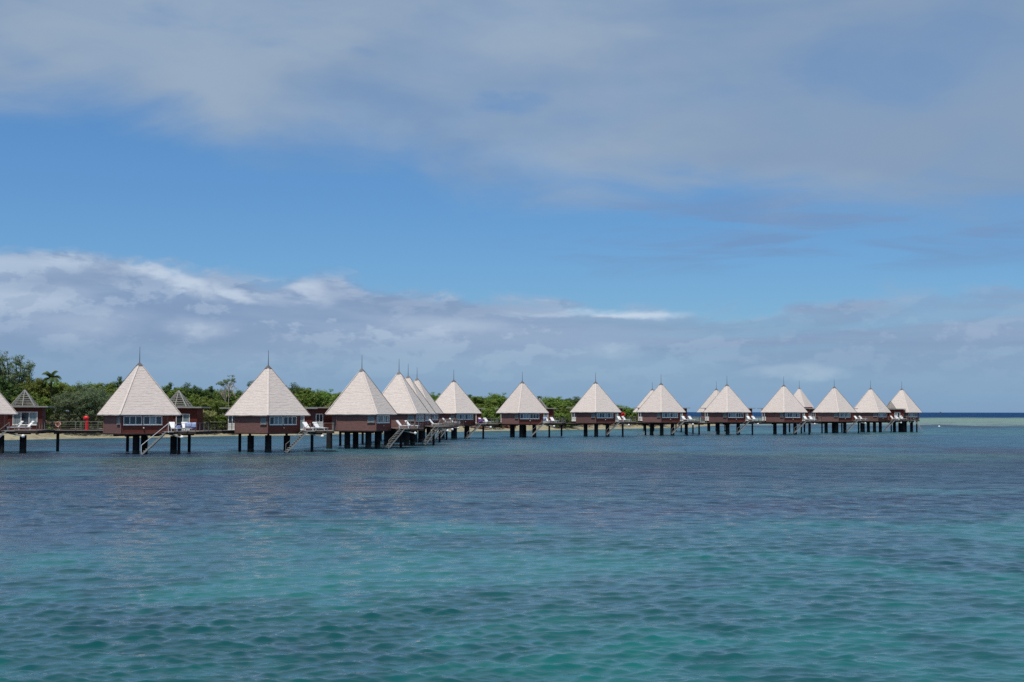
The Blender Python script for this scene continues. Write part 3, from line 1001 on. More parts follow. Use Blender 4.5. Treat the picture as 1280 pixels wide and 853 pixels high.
def make_end_bungalow():
    root = make_bungalow('x', deck=False, stair=None, annexe=False, curt=2)
    before = set(bpy.data.objects)
    x0, x1, y0, y1 = -3.3, 0.45, -7.0, -4.3
    MB().prism([(x0, y0), (x1, y0), (x1, y1), (x0, y1)], ZB, 5.62).build('annexe_wall', M['annexe'], root)
    MB().prism([(x0 - .05, y0 - .05), (x1 + .05, y0 - .05), (x1 + .05, y1), (x0 - .05, y1)], ZB - 0.25, ZB - 0.004).build('annexe_floor', M['beam'], root)
    arf = MB().prism([(x0 - 1.1, y0 - .45), (x1 + .4, y0 - .45), (x1 + .4, y1), (x0 - 1.1, y1)], 5.64, 5.80).build('annexe_roof', M['slab'], root)
    hb, px_, py_ = 1.35, -2.9, -5.75
    base = [(px_ - hb, py_ - 1), (px_ + hb, py_ - 1), (px_ + hb, py_ + 1), (px_ - hb, py_ + 1)]
    ap = Vector((px_, py_, 7.9))
    vt, vs = MB(), MB()
    for k in range(4):
        vt.bar((*base[k], 5.82), ap, 0.10, 0.10)
        k2 = (k + 1) % 4
        vt.bar(((base[k][0] + base[k2][0]) / 2, (base[k][1] + base[k2][1]) / 2, 5.82), ap, 0.08, 0.08)
        for i in range(9):
            t0 = (i + 0.35) / 9.5
            a, b = Vector((*base[k], 5.82)).lerp(ap, t0), Vector((*base[k2], 5.82)).lerp(ap, t0)
            vs.bar(a, b, 0.04, 0.14)
    vt.build('vent_frame', M['slab'], arf)
    vs.build('vent_slats', M['slat'], arf)
    window_parts(root, (0, y0, 0), (1, 0, 0), (0, -1, 0), -1.9, -0.5, ZD + 0.06, 4.86, 2, (0,), 'french_door', lower=0.6)
    db, jb = MB(), MB()
    yy = -8.75
    while yy < -5.0:
        xa, xb = (-2.4, 4.3) if yy < -7.2 else (0.62, 4.3)
        db.box(((xa + xb) / 2, yy + 0.07, ZD - 0.03), (xb - xa, 0.135, 0.05))
        yy += 0.145
    for yk, xa in ((-8.68, -2.4), (-7.3, -2.4), (-5.2, 0.65)):
        jb.box(((xa + 4.3) / 2, yk, ZD - 0.19), (4.3 - xa, 0.12, 0.26))
    db.build('deck', M['deck'], root)
    jb.build('deck_joist', M['beam'], root)
    railing([(1.1, -8.65), (4.2, -8.65), (4.2, -5.2)], ZD, 0.95, 1.1, wires=4).build('railing', M['rail'], root)
    A, B = Vector((3.0, -9.25, ZD - 0.06)), Vector((5.1, -9.5, 0.1))
    st = MB()
    for s_ in (-0.42, 0.42):
        st.bar(A + Vector((0, s_, 0)), B + Vector((0, s_, 0)), 0.07, 0.24)
    for k in range(11):
        q = A.lerp(B, (k + .5) / 11)
        st.box((q.x, q.y, q.z + 0.05), (0.25, 0.78, 0.05))
    st.box((2.55, -9.2, ZD - 0.08), (0.9, 0.9, 0.07))
    st.bar((2.6, -9.2, ZD - .3), (1.6, -9.0, ZD - 0.75), 0.3, 0.16)
    st.build('stairs', M['stair'], root)
    for x, y in ((0.2, -7.9), (-0.6, -5.2)):
        po = MB().tube((x, y, -0.6), (x, y, ZB - 0.26), 0.41, 0.41, 12).build('piling', M['pile'], root)
    MB().tube((3.6, -6.2, -0.6), (3.6, -6.2, ZD - 0.33), 0.19, 0.19, 10).build('slim_piling', M['pile'], root)
    for o in set(bpy.data.objects) - before:
        o.data.transform(Matrix.Rotation(-SA, 4, 'Z'))
    return root


# name, centre px, tip y, half diagonal in px, turn, label
H_ = [
    ('A', -34.0, 451.5, 55.3, -15, 'cut by the left edge, only its right roof slope showing'),
    ('B', 174.6, 452.5, 55.3, -24, 'with white stair rail and blue towels on its deck'),
    ('C', 335.4, 456.2, 52.7, 0, 'standing alone between the towel hut and the overlapping cluster'),
    ('D', 452.4, 460.2, 48.3, 23, 'with the nearest, largest roof of the overlapping four-roof cluster'),
    ('E', 498.8, 464.0, 44.3, 30, 'with the second roof of the overlapping cluster, counted from the left'),
    ('F', 510.2, 469.0, 40.3, 30, 'with the third roof of the overlapping cluster, a thin slice'),
    ('G', 521.3, 472.2, 37.3, 28, 'with the rearmost, smallest roof of the overlapping four-roof cluster'),
    ('H', 567.2, 474.5, 35.3, 4, 'just right of the cluster, purple towel at its stairs'),
    ('I', 652.9, 476.3, 33.4, -8, 'between two clumps of dark green trees, pale towel on its deck'),
    ('J', 744.5, 476.7, 32.3, 0, 'with a red lifebuoy on its deck beside the last trees'),
    ('K', 826.3, 477.8, 30.7, 0, 'right of the last trees, hiding most of a rear roof'),
    ('L', 908.7, 478.8, 29.6, 0, 'with sea on both sides, hiding most of a rear roof'),
    ('O', 979.7, 479.7, 29.2, 0, 'just left of the small raised pavilion roof'),
    ('Q', 1042.8, 480.3, 27.3, 10, 'third from the seaward end of the row'),
    ('R', 1088.2, 481.8, 26.0, 20, 'second from the seaward end of the row'),
    ('S', 1127.2, 483.6, 25.4, 17, 'at the seaward end of the row, small slatted roof in front'),
    ('M', 815.4, 484.4, 24.6, 0, 'at the rear, half hidden by the first hut past the trees'),
    ('N', 895.4, 483.8, 24.9, 0, 'at the rear, half hidden by the hut with sea on both sides'),
]
base_lab = 'pyramid-roofed stilt hut '
HUT = {}
variants = {}
for hi, (nm, px, tip, rp, rot, lab) in enumerate(H_):
    rot = rot - math.degrees(math.atan((px - 640) / F))
    Y = F * RR_ / rp
    c3 = at(px, tip, Y)
    key = ('M' if nm in 'MN' else nm if nm in 'ABDS' else 'std%d' % (hi % 3))
    if key not in variants:
        if nm == 'B':
            r_ = make_bungalow('x', piles=[(0.25, -1.2), (0.52, 0.56), (4.0, 1.24)], curt=0, white_rail=True)
        elif nm == 'A':
            r_ = make_bungalow('x', piles=[(3.65, -0.6), (6.25, -0.6)], curt=3, wide=True)
        elif nm == 'M':
            r_ = make_bungalow('x', curt=1, annexe=False)
        elif nm == 'D':
            r_ = make_bungalow('x', piles=[(-2.1, 0), (0.1, -2.2), (2.45, 0), (0.1, 2.3), (-4.4, 0.9)], curt=1)
        elif nm == 'S':
            r_ = make_end_bungalow()
        else:
            r_ = make_bungalow('x', curt=hi)
        index_kids(r_)
        variants[key] = r_
        root = r_
    else:
        root = copy_tree(variants[key])
    # the tip height decides how high this one stands (a few decimetres of play)
    dz = c3.z - (ZE + 6.41)
    dz = max(-0.25, min(0.3, dz))
    root.location = (c3.x, Y, dz)
    root.rotation_euler = (0, 0, R(rot))
    root['label'] = base_lab + lab
    HUT[nm] = (c3.x, Y, dz, R(rot))
    root['hut'] = nm
for o in bpy.data.objects:
    if 'hut' in o.keys():
        del o['hut']


def hut_pt(nm, x, y, z=0.0):
    cx, cy, dz, a = HUT[nm]
    return Vector((cx + x * math.cos(a) - y * math.sin(a), cy + x * math.sin(a) + y * math.cos(a), z + dz))


# ------------------------------------------------------------------ small tall pavilion (behind, right of hut O)
def pavilion():
    Y = 236.0 * K
    p = at(999.4, 509, Y)
    s = Y / F
    root = empty('pavilion', (p.x, Y, 0), R(8))
    tag(root, 'small pavilion with eaves higher than its neighbours, peeking out behind them near the seaward end', 'pavilion')
    rr = 19.0 * s
    ze = p.z
    MB().prism([(-2.5, -2.5), (2.5, -2.5), (2.5, 2.5), (-2.5, 2.5)], ZB, ze).build('wall', M['red'], root)
    mb = MB()
    q = rr * 1.0
    b4 = [(0, -q), (q, 0), (0, q), (-q, 0)]
    mb.add([(x, y, ze - 0.05) for x, y in b4] + [(x * .06, y * .06, ze + 23 * s) for x, y in b4], [(0, 1, 5, 4), (1, 2, 6, 5), (2, 3, 7, 6), (3, 0, 4, 7), (3, 2, 1, 0), (4, 5, 6, 7)])
    rf = mb.build('roof', M['shingle'], root)
    c_ = MB().add([(x * .085, y * .085, ze + 22.8 * s) for x, y in b4] + [(0, 0, ze + 24.6 * s)], [(0, 1, 4), (1, 2, 4), (2, 3, 4), (3, 0, 4), (3, 2, 1, 0)])
    c_.build('roof_cap', M['cap'], rf)
    MB().tube((0, 0, ze + 24.3 * s), (0, 0, ze + 33 * s), 0.05, 0.025).build('spire', M['spire'], rf)
    window_parts(root, (0, -2.5, 0), (1, 0, 0), (0, -1, 0), 0.9, 2.2, ZD, 4.9, 2, (1,), 'french_door')
    window_parts(root, (0, -2.5, 0), (1, 0, 0), (0, -1, 0), -1.9, 0.3, 3.6, 4.9, 3, (0,), 'window')
    for x, y in ((-2, -2), (2, -2), (-2, 2), (2, 2)):
        MB().tube((x, y, -0.6), (x, y, ZB - 0.01), 0.22, 0.22, 10).build('piling', M['pile'], root)


pavilion()


# ------------------------------------------------------------------ walkway on piles
def walkway(path, label, name='walkway', pile_px=()):
    root = empty(name, (path[0][0], path[0][1], 0))
    tag(root, label, 'walkway')
    o0 = Vector((path[0][0], path[0][1]))
    P = [Vector(p) - o0 for p in path]
    Wd = 1.0
    Z = 2.72
    db, jb = MB(), MB()
    L_, R_ = [], []
    for i, p in enumerate(P):
        a = P[max(0, i - 1)]; b = P[min(len(P) - 1, i + 1)]
        d = (b - a).normalized(); nn = Vector((-d.y, d.x))
        L_.append(p + nn * Wd); R_.append(p - nn * Wd)
    for i in range(len(P) - 1):
        q = [(*R_[i], Z), (*R_[i + 1], Z), (*L_[i + 1], Z), (*L_[i], Z)]
        bt = [(x, y, Z - 0.09) for x, y, _ in q]
        db.add(q + bt, [(0, 1, 2, 3), (7, 6, 5, 4), (0, 4, 5, 1), (1, 5, 6, 2), (2, 6, 7, 3), (3, 7, 4, 0)])
        for s in (L_, R_):
            a, b = s[i], s[i + 1]
            c0, c1 = P[i], P[i + 1]
            a2, b2 = a.lerp(c0, 0.15), b.lerp(c1, 0.15)
            jb.bar((*a2, Z - 0.22), (*b2, Z - 0.22), 0.12, 0.25)
    db.build('deck', M['deck'], root)
    jb.build('beam', M['beam'], root)
    for s in (L_, R_):
        railing([tuple(p) for p in s], Z, 1.05, 3.0, wires=3).build('railing', M['rail'], root)
    acc = 6.0
    if pile_px:
        # the first stretch: single piles where the photograph shows them
        for tp in pile_px:
            for i, (a, b) in enumerate(zip(path, path[1:])):
                fa, fb = 640 + a[0] / a[1] * F - tp, 640 + b[0] / b[1] * F - tp
                if fa <= 0 < fb:
                    u_ = fa / (fa - fb)
                    c_ = P[i].lerp(P[i + 1], u_)
                    d = (P[i + 1] - P[i]).normalized(); nn = Vector((-d.y, d.x))
                    MB().tube((c_.x, c_.y, -0.6), (c_.x, c_.y, Z - 0.5), 0.20, 0.20, 10).build('piling', M['pile'], root)
                    MB().bar((*(c_ - nn * 1.05), Z - 0.42), (*(c_ + nn * 1.05), Z - 0.42), 0.3, 0.16).build('cross_beam', M['beam'], root)
                    break
    skip = 5 if pile_px else 0
    np_ = 0
    for a, b in list(zip(P, P[1:]))[skip:]:
        L = (b - a).length
        t_ = acc
        while t_ < L:
            c_ = a.lerp(b, t_ / L)
            d = (b - a).normalized(); nn = Vector((-d.y, d.x))
            for s in (0.0,):
                q = c_ + nn * s
                MB().tube((q.x, q.y, -0.6), (q.x, q.y, Z - 0.5), 0.19, 0.19, 10).build('piling', M['pile'], root)
            cb = MB()
            cb.bar((*(c_ - nn * 1.05), Z - 0.42), (*(c_ + nn * 1.05), Z - 0.42), 0.3, 0.16)
            cb.build('cross_beam', M['beam'], root)
            np_ += 1
            t_ += 12.4
        acc = t_ - L


walk = [(-95, HUT['A'][1] + 7)] + [tuple(hut_pt(n, x, y)[:2]) for n, x, y in
        [('A', 0, 8.0), ('B', 0.5, 7.8), ('B', 7.5, 7.2), ('C', 0, 7.8), ('C', 4.5, 11.0), ('D', -3, 8.6), ('E', -2, 8.6), ('F', -2, 8.6), ('G', -1, 8.8), ('H', -6.5, 9.5),
         ('H', 0, 8.2), ('I', 0, 8.2), ('J', 0, 8.2), ('K', 0, 8.2), ('L', 0, 8.2), ('O', 0, 8.2), ('Q', 0, 8.2), ('R', 0, 8.0), ('S', 0, 7.8)]]
walkway(walk, 'long grey timber walkway on black piles linking all the huts along the row', pile_px=(-40, 74, 161, 238, 300))
kx, ky = hut_pt('K', 9.2, 9.8)[:2]
walkway([(kx, ky), (kx + 0.5, ky + 22), (kx + 1.0, HUT['M'][1] - 6)], 'short side walkway leading out to the two rear huts')

# ------------------------------------------------------------------ things on the decks
LG = 'white sun loungers on the hut decks'


def make_lounger():
    root = empty('sun_lounger', (0, 0, 0))
    fb = MB()
    for s in (-0.31, 0.31):
        fb.bar((-0.15, s, 0.30), (1.45, s, 0.30), 0.05, 0.06)
    fb.build('frame', M['white'], root)
    for (x, y) in ((0.0, -0.3), (0.0, 0.3), (1.35, -0.3), (1.35, 0.3)):
        MB().box((x, y, 0.15), (0.06, 0.06, 0.30)).build('leg', M['white'], root)
    MB().bar((0.02, 0, 0.37), (1.48, 0, 0.37), 0.72, 0.09).build('seat', M['fabric'], root)
    MB().bar((-0.52, 0, 1.08), (0.05, 0, 0.40), 0.74, 0.09).build('backrest', M['fabric'], root)
    return root


lounger0 = make_lounger()
index_kids(lounger0)
first = True
PLACE = {'B': 'the hut with the blue towels', 'C': 'the lone hut left of the cluster', 'D': 'the nearest hut of the cluster',
         'E': 'the second hut of the cluster', 'G': 'the rearmost hut of the cluster', 'H': 'the hut just right of the cluster',
         'I': 'the hut with trees on both sides', 'J': 'the hut with the red lifebuoy board', 'K': 'the first hut right of the last trees',
         'L': 'the hut with sea seen on both sides', 'O': 'the hut left of the small pavilion', 'Q': 'the third hut from the seaward end',
         'R': 'the second hut from the seaward end', 'S': 'the hut at the seaward end'}
spots = []
for nm, ds in [('B', [(5.15, -1.6, 8), (6.6, -1.5, -6)]), ('C', [(4.95, -1.7, 0), (6.25, -1.6, 5)]), ('D', [(5.2, -1.6, 0), (6.6, -1.5, 0)]),
               ('E', [(5.3, -1.2, 0)]), ('G', [(5.2, -1.3, 0), (6.7, -1.2, 0)]), ('H', [(5.2, -1.7, 10), (6.2, -1.2, 0)]),
               ('I', [(5.1, -1.6, 0), (6.4, -1.5, 4)]), ('J', [(5.0, -1.6, 0), (6.0, -1.7, 12)]), ('K', [(5.0, -1.6, 0), (6.4, -1.5, 0)]),
               ('L', [(4.9, -1.7, 0), (6.0, -1.6, 0)]), ('O', [(4.9, -1.6, 0), (6.1, -1.5, 0)]), ('Q', [(5.0, -1.6, 0), (6.2, -1.5, 6)]),
               ('R', [(5.1, -1.7, 0), (6.5, -1.6, 0)]), ('S', [(*sv(-1.35, -7.6), 0), (*sv(-0.1, -7.6), 0)])]:
    for k, (x, y, a) in enumerate(ds):
        side = '' if len(ds) == 1 else ('left white lounger on the deck of ' if k == 0 else 'right white lounger on the deck of ')
        spots.append((nm, x, y, a, (side or 'single white sun lounger on the deck of ') + PLACE[nm]))
# the two on the far left deck
spots.append(('A', 5.4, 0.4, 170, 'left of two white sun loungers under the curtained window at far left'))
spots.append(('A', 6.7, 0.4, 170, 'right of two white sun loungers under the curtained window at far left'))
for nm, x, y, a, lab in spots:
    o = lounger0 if first else copy_tree(lounger0)
    first = False
    p = hut_pt(nm, x, y, ZD)
    o.location = p
    turn = 42 if nm in 'AS' else -46
    if nm == 'S': turn = -70
    o.rotation_euler = (0, 0, HUT[nm][3] + R(a + turn))
    tag(o, lab, 'sun lounger', LG)


def draped(name, mt, label, cat, p, rz, wd, drop, front=0.25):
    """a towel folded over an edge: hangs on both sides"""
    mb = MB()
    nx, prof = 9, [(-0.10, -drop * 0.7), (-0.085, -drop * .3), (-0.05, 0.0), (0.0, 0.035), (0.05, 0.0), (0.085, -drop * .5), (0.11, -drop)]
    V = []
    for (d, z) in prof:
        for i in range(nx):
            u_ = (i / (nx - 1) - 0.5) * wd
            wv = 0.025 * math.sin(i * 1.9 + z * 3)
            V.append((u_, d + wv * (1 if z < -0.05 else 0), z - (0.05 * abs(math.sin(i * .9)) if z == -drop else 0)))
    n = len(prof)
    V2 = [(x, y + 0.012, z) for x, y, z in V]
    f1 = [(j * nx + i, j * nx + i + 1, (j + 1) * nx + i + 1, (j + 1) * nx + i) for j in range(n - 1) for i in range(nx - 1)]
    mb.add(V, f1)
    mb.add(V2, [f[::-1] for f in f1])
    o = mb.build(name, mt, smooth=True)
    o.location = p
    o.rotation_euler = (0, 0, rz)
    tag(o, label, cat)
    return o


aB = HUT['B'][3]
draped('towel', M['blue_towel'], 'dark blue patterned towel over the sun lounger nearest the white stair rail', 'towel', hut_pt('B', 5.9, -2.05, ZD + 0.66), aB, 0.65, 0.60)
draped('towel', M['lilac_towel'], 'pale blue striped towel hung on the deck railing, left of a pair', 'towel', hut_pt('B', 7.35, -2.52, ZD + 1.02), aB, 0.72, 0.62)
draped('towel', M['lilac_towel'], 'pale blue striped towel hung on the deck railing, right of a pair', 'towel', hut_pt('B', 8.05, -2.52, ZD + 1.02), aB + 0.1, 0.55, 0.72)
draped('towel', M['purple'], 'purple towel draped at the stair top of the hut just right of the cluster', 'towel', hut_pt('H', 5.05, -2.2, ZD + 0.85), HUT['H'][3], 1.1, 0.75)
draped('towel', M['lilac_towel'], 'pale towel over the lounger back between the dark green trees', 'towel', hut_pt('I', 4.8, -1.95, ZD + 1.1), HUT['I'][3], 0.6, 0.6)


# a low armchair pair with cushions on hut B's deck
def side_table(p, label):
    root = empty('side_table', p)
    tag(root, label, 'table')
    MB().tube((0, 0, 0.40), (0, 0, 0.44), 0.28, 0.28, 14).build('table_top', M['white'], root)
    for k in range(3):
        t_ = k * 2.094
        MB().tube((0.18 * math.cos(t_), 0.18 * math.sin(t_), 0), (0.12 * math.cos(t_), 0.12 * math.sin(t_), 0.4), 0.02).build('leg', M['white'], root)


side_table(hut_pt('B', 6.05, -0.6, ZD), 'small round white table between the loungers beside the blue towels')
side_table(hut_pt('C', 5.75, -0.7, ZD), 'small round white table between the loungers of the lone hut left of the cluster')

# red lifebuoy board on hut J's deck
p = hut_pt('J', 5.75, 2.3, ZD)
root = empty('lifebuoy_stand', p, 0)
tag(root, 'red lifebuoy on a post against the dark annexe wall of the mid-row hut', 'lifebuoy')
MB().box((0, 0, 0.85), (0.12, 0.1, 1.7)).build('post', M['redplastic'], root)


def ring_mesh(R0, r0, c0, nu=20, nv=8, mi=None):
    mb = MB()
    V = []
    for i in range(nu):
        a = 2 * math.pi * i / nu
        for j in range(nv):
            b = 2 * math.pi * j / nv
            q = R0 + r0 * math.cos(b)
            V.append((c0[0] + q * math.cos(a), c0[1] + r0 * math.sin(b), c0[2] + q * math.sin(a)))
    fs, ms = [], []
    for i in range(nu):
        for j in range(nv):
            fs.append((i * nv + j, ((i + 1) % nu) * nv + j, ((i + 1) % nu) * nv + (j + 1) % nv, i * nv + (j + 1) % nv))
            ms.append(1 if (mi and (i % 5 == 0)) else 0)
    mb.add(V, fs)
    mb.mi = ms
    return mb


ring_mesh(0.30, 0.10, (0, -0.14, 1.45)).build('ring', M['redplastic'], root, smooth=True)
MB().prism([(-0.3, -0.05), (0.3, -0.05), (0.3, 0.05), (-0.3, 0.05)], 1.1, 1.85).build('board', M['redplastic'], root)

WY = (hut_pt('A', 0, 8)[1] + hut_pt('B', 0.5, 7.8)[1]) / 2
# red hose cabinet on the walkway between the first two huts
p = at(108.5, 543.0, WY)
root = empty('hose_cabinet', (p.x, WY, 2.72))
tag(root, 'tall bright red fire hose post with a bulging top on the walkway', 'fire hose post')
MB().tube((0, 0, 0), (0.0, 0, 1.3), 0.22, 0.21, 12).build('column', M['redplastic'], root)
MB().ball((-0.13, 0, 1.5), 0.38, 12, 8, (1.0, 0.7, 0.85)).build('hose_drum', M['redplastic'], root, smooth=True)
MB().tube((-0.13, -0.22, 1.5), (-0.13, -0.31, 1.5), 0.13, 0.10, 10).build('drum_hub', M['redplastic'], root)

# life ring on a board, walkway left
p = at(73.5, 543.0, WY)
root = empty('life_ring_stand', (p.x, WY - 0.25, 2.72))
tag(root, 'faded orange and white life ring hung on the walkway railing', 'life ring')
ring_mesh(0.30, 0.085, (0, -0.12, 0.72), mi=True).build('ring', [M['pink'], M['white']], root, smooth=True)
for s in (-0.28, 0.28):
    MB().box((s, 0, 0.5), (0.07, 0.06, 1.0)).build('post', M['pink'], root)
MB().box((0, 0, 0.98), (0.66, 0.09, 0.10)).build('crossbar', M['pink'], root)

# white mooring buoy, right
p = sea(1174, 534.2)
root = empty('mooring_buoy', (p.x, p.y, 0))
tag(root, 'small round white mooring buoy floating right of the last hut', 'buoy')
MB().ball((0, 0, 0.22), 0.34, 14, 10).build('float', M['white'], root, smooth=True)
MB().tube((0, 0, 0.5), (0, 0, 0.75), 0.04, 0.04).build('mooring_eye', M['spire'], root)

# vessel on the horizon
Yv = 3200 * K
p = at(1176, 514, Yv)
root = empty('work_barge', (p.x, Yv, 0))
tag(root, 'tiny dark vessel with a boxy deckhouse on the horizon, far right', 'boat')
root.scale = (0.62, 0.62, 0.7)
hb = MB()
hb.add([(-7, -2, 0), (6, -2, 0), (7.5, 0, 0), (6, 2, 0), (-7, 2, 0), (-7.5, -2.4, 2.4), (7, -2.4, 2.4), (9, 0, 2.8), (7, 2.4, 2.4), (-7.5, 2.4, 2.4)],
       [(4, 3, 2, 1, 0), (5, 6, 7, 8, 9), (0, 1, 6, 5), (1, 2, 7, 6), (2, 3, 8, 7), (3, 4, 9, 8), (4, 0, 5, 9)])
hb.build('hull', M['cap'], root)
MB().box((-1.5, 0, 5.6), (8, 3.6, 6.2)).build('deckhouse', M['cap'], root)
MB().box((-1.5, 0, 8.9), (9.4, 4.2, 0.5)).build('deckhouse_roof', M['cap'], root)
MB().tube((-1.5, 0, 9), (-1.5, 0, 12.5), 0.25, 0.15).build('mast', M['cap'], root)


# ------------------------------------------------------------------ vegetation
def leaf_cloud(centres, n_leaf, size, rg, flat=0.6, squash=0.75, up=0.55):
    """leaf clumps: every clump is a spray of small faces"""
    V, Fc = [], []
    for (c_, r_) in centres:
        for _ in range(int(n_leaf * 1.4)):
            d = Vector((rg.gauss(0, 1), rg.gauss(0, 1), rg.gauss(0, 1))).normalized()
            q = Vector(c_) + Vector((d.x * r_, d.y * r_, d.z * r_ * squash)) * (rg.random() ** 0.4)
            nn = (d + Vector((rg.uniform(-.5, .5), rg.uniform(-.5, .5) - 0.0, rg.uniform(-.3, .5) + up))).normalized()
            a = nn.orthogonal().normalized()
            a = Quaternion(nn, rg.uniform(0, 6.28)) @ a
            b = nn.cross(a)
            s = size * 0.80 * rg.uniform(0.6, 1.35)
            k = len(V)
            V += [q - a * s - b * s * flat * .2, q - b * s * flat, q + a * s, q + b * s * flat]
            Fc.append((k, k + 1, k + 2, k + 3))
    return V, Fc


def limb(mb, a, b, r1, r2, rg, seg=4, wob=0.12):
    a, b = Vector(a), Vector(b)
    pr = a
    L = (b - a).length
    for i in range(seg):
        t_ = (i + 1) / seg
        q = a.lerp(b, t_)
        if i < seg - 1:
            q = q + Vector((rg.uniform(-1, 1), rg.uniform(-1, 1), rg.uniform(-.4, .4))) * L * wob * .5
        mb.tube(pr, q, r1 + (r2 - r1) * (i / seg), r1 + (r2 - r1) * t_, 6, cap=False)
        pr = q


def make_tree(name, seed, h, wd, leaf, bark='bark', lobes=9, clump=34, n_leaf=46, size=0.22, base=0.25, open_=0.0, domed=True):
    """unit tree of height h and width wd; trunk with limbs, crown of clumps"""
    rg = random.Random(seed)
    root = empty(name, (0, 0, -500))
    tb = MB()
    fork = h * base
    limb(tb, (0, 0, -0.4), (rg.uniform(-.3, .3), rg.uniform(-.3, .3), fork), h * 0.03, h * 0.022, rg)
    cs = []
    for k in range(lobes):
        a = 2 * math.pi * (k + rg.uniform(-.35, .35)) / lobes
        rr = wd * 0.5 * rg.uniform(0.25, 0.78)
        if k == 0: rr = wd * 0.08
        zt_ = h * (1 - 0.42 * (rr / (wd * .5)) ** 1.6) * rg.uniform(0.86, 0.95)
        if not domed: zt_ = h * rg.uniform(0.5, 0.95)
        lr = wd * rg.uniform(0.15, 0.24)
        c0 = Vector((rr * math.cos(a), rr * math.sin(a), zt_ - lr * 0.6))
        limb(tb, (0, 0, fork * rg.uniform(.7, 1)), c0, h * 0.013, h * 0.004, rg, 4, 0.2)
        for _ in range(clump // 3):
            d = Vector((rg.gauss(0, 1), rg.gauss(0, 1), rg.gauss(0, 0.8))).normalized() * lr * rg.uniform(0.25, 0.85)
            cs.append((c0 + d, wd * rg.uniform(0.055, 0.095)))
        # skirts lower down so that the crown reaches towards the ground
        if open_ < 0.5:
            for _ in range(clump // 4):
                zz = h * rg.uniform(base * 0.6, 0.75)
                aa = a + rg.uniform(-.5, .5)
                q = wd * 0.5 * rg.uniform(0.55, 1.0)
                cs.append((Vector((q * math.cos(aa), q * math.sin(aa), zz)), wd * rg.uniform(0.04, 0.08)))
    V, Fc = leaf_cloud(cs, n_leaf, size, rg)
    tb.build('trunk', M[bark], root)
    MB().add(V, Fc).build('crown', M[leaf], root)
    index_kids(root)
    return root


def make_palm(seed):
    rg = random.Random(seed)
    root = empty('coconut_palm', (0, 0, -500))
    tb = MB()
    limb(tb, (0, 0, -0.4), (0.5, 0, 9.0), 0.2, 0.13, rg, 6, 0.02)
    tb.build('trunk', M['bark'], root)
    cb = MB()
    for k in range(24):
        a = k * 2.399 + rg.uniform(-.2, .2)
        up = rg.uniform(0.15, 1.45)
        L = rg.uniform(2.3, 3.1)
        P = []
        d = Vector((math.cos(a), math.sin(a), 0))
        pos = Vector((0.5, 0, 9.0)); ang = up
        for s in range(11):
            P.append(pos.copy())
            pos = pos + (d * math.cos(ang) + Vector((0, 0, math.sin(ang)))) * L / 10
            ang -= 0.09 + 0.022 * s
        side = Vector((-d.y, d.x, 0))
        for s in range(10):
            cb.bar(P[s], P[s + 1], 0.03, 0.03)
            for sg in (-1, 1):
                for u in (0, .33, .66):
                    q = P[s].lerp(P[s + 1], u)
                    ln = 1.0 * math.sin(math.pi * (0.12 + 0.85 * (s + u) / 10))
                    t_ = (P[s + 1] - P[s]).normalized()
                    e = q + side * sg * ln * 0.8 + t_ * ln * 0.45 + Vector((0, 0, -ln * 0.35))
                    cb.add([q - t_ * 0.05, q + t_ * 0.07, e], [(0, 1, 2)])
    cb.build('fronds', M['leaf_palm'], root)
    index_kids(root)
    return root


def make_bare(seed, h=9.0, leaves=0):
    rg = random.Random(seed)
    root = empty('bare_tree', (0, 0, -500))
    tb = MB()
    tips = []

    def grow(a, d, L, r, lv):
        b = a + d * L
        tb.tube(a, b, r, r * 0.68, 6, cap=False)
        if lv == 0:
            tips.append(b)
            return
        for _ in range(3 if lv > 1 else 4):
            nd = (d + Vector((rg.uniform(-.75, .75), rg.uniform(-.75, .75), rg.uniform(-.05, .55)))).normalized()
            grow(b, nd, L * rg.uniform(0.55, 0.8), r * 0.62, lv - 1)
    grow(Vector((0, 0, -0.3)), Vector((0.05, 0, 1)), h * 0.36, h * 0.016, 4)
    tb.build('trunk', M['palebark'], root)
    cs = [(t_, 0.35) for t_ in rg.sample(tips, min(len(tips), leaves))] if leaves else [(t_, 0.22) for t_ in rg.sample(tips, 26)]
    V, Fc = leaf_cloud(cs, 14 if leaves else 4, 0.13, rg)
    MB().add(V, Fc).build('crown', M['leaf_grey' if leaves else 'leaf_brown'], root)
    index_kids(root)
    return root


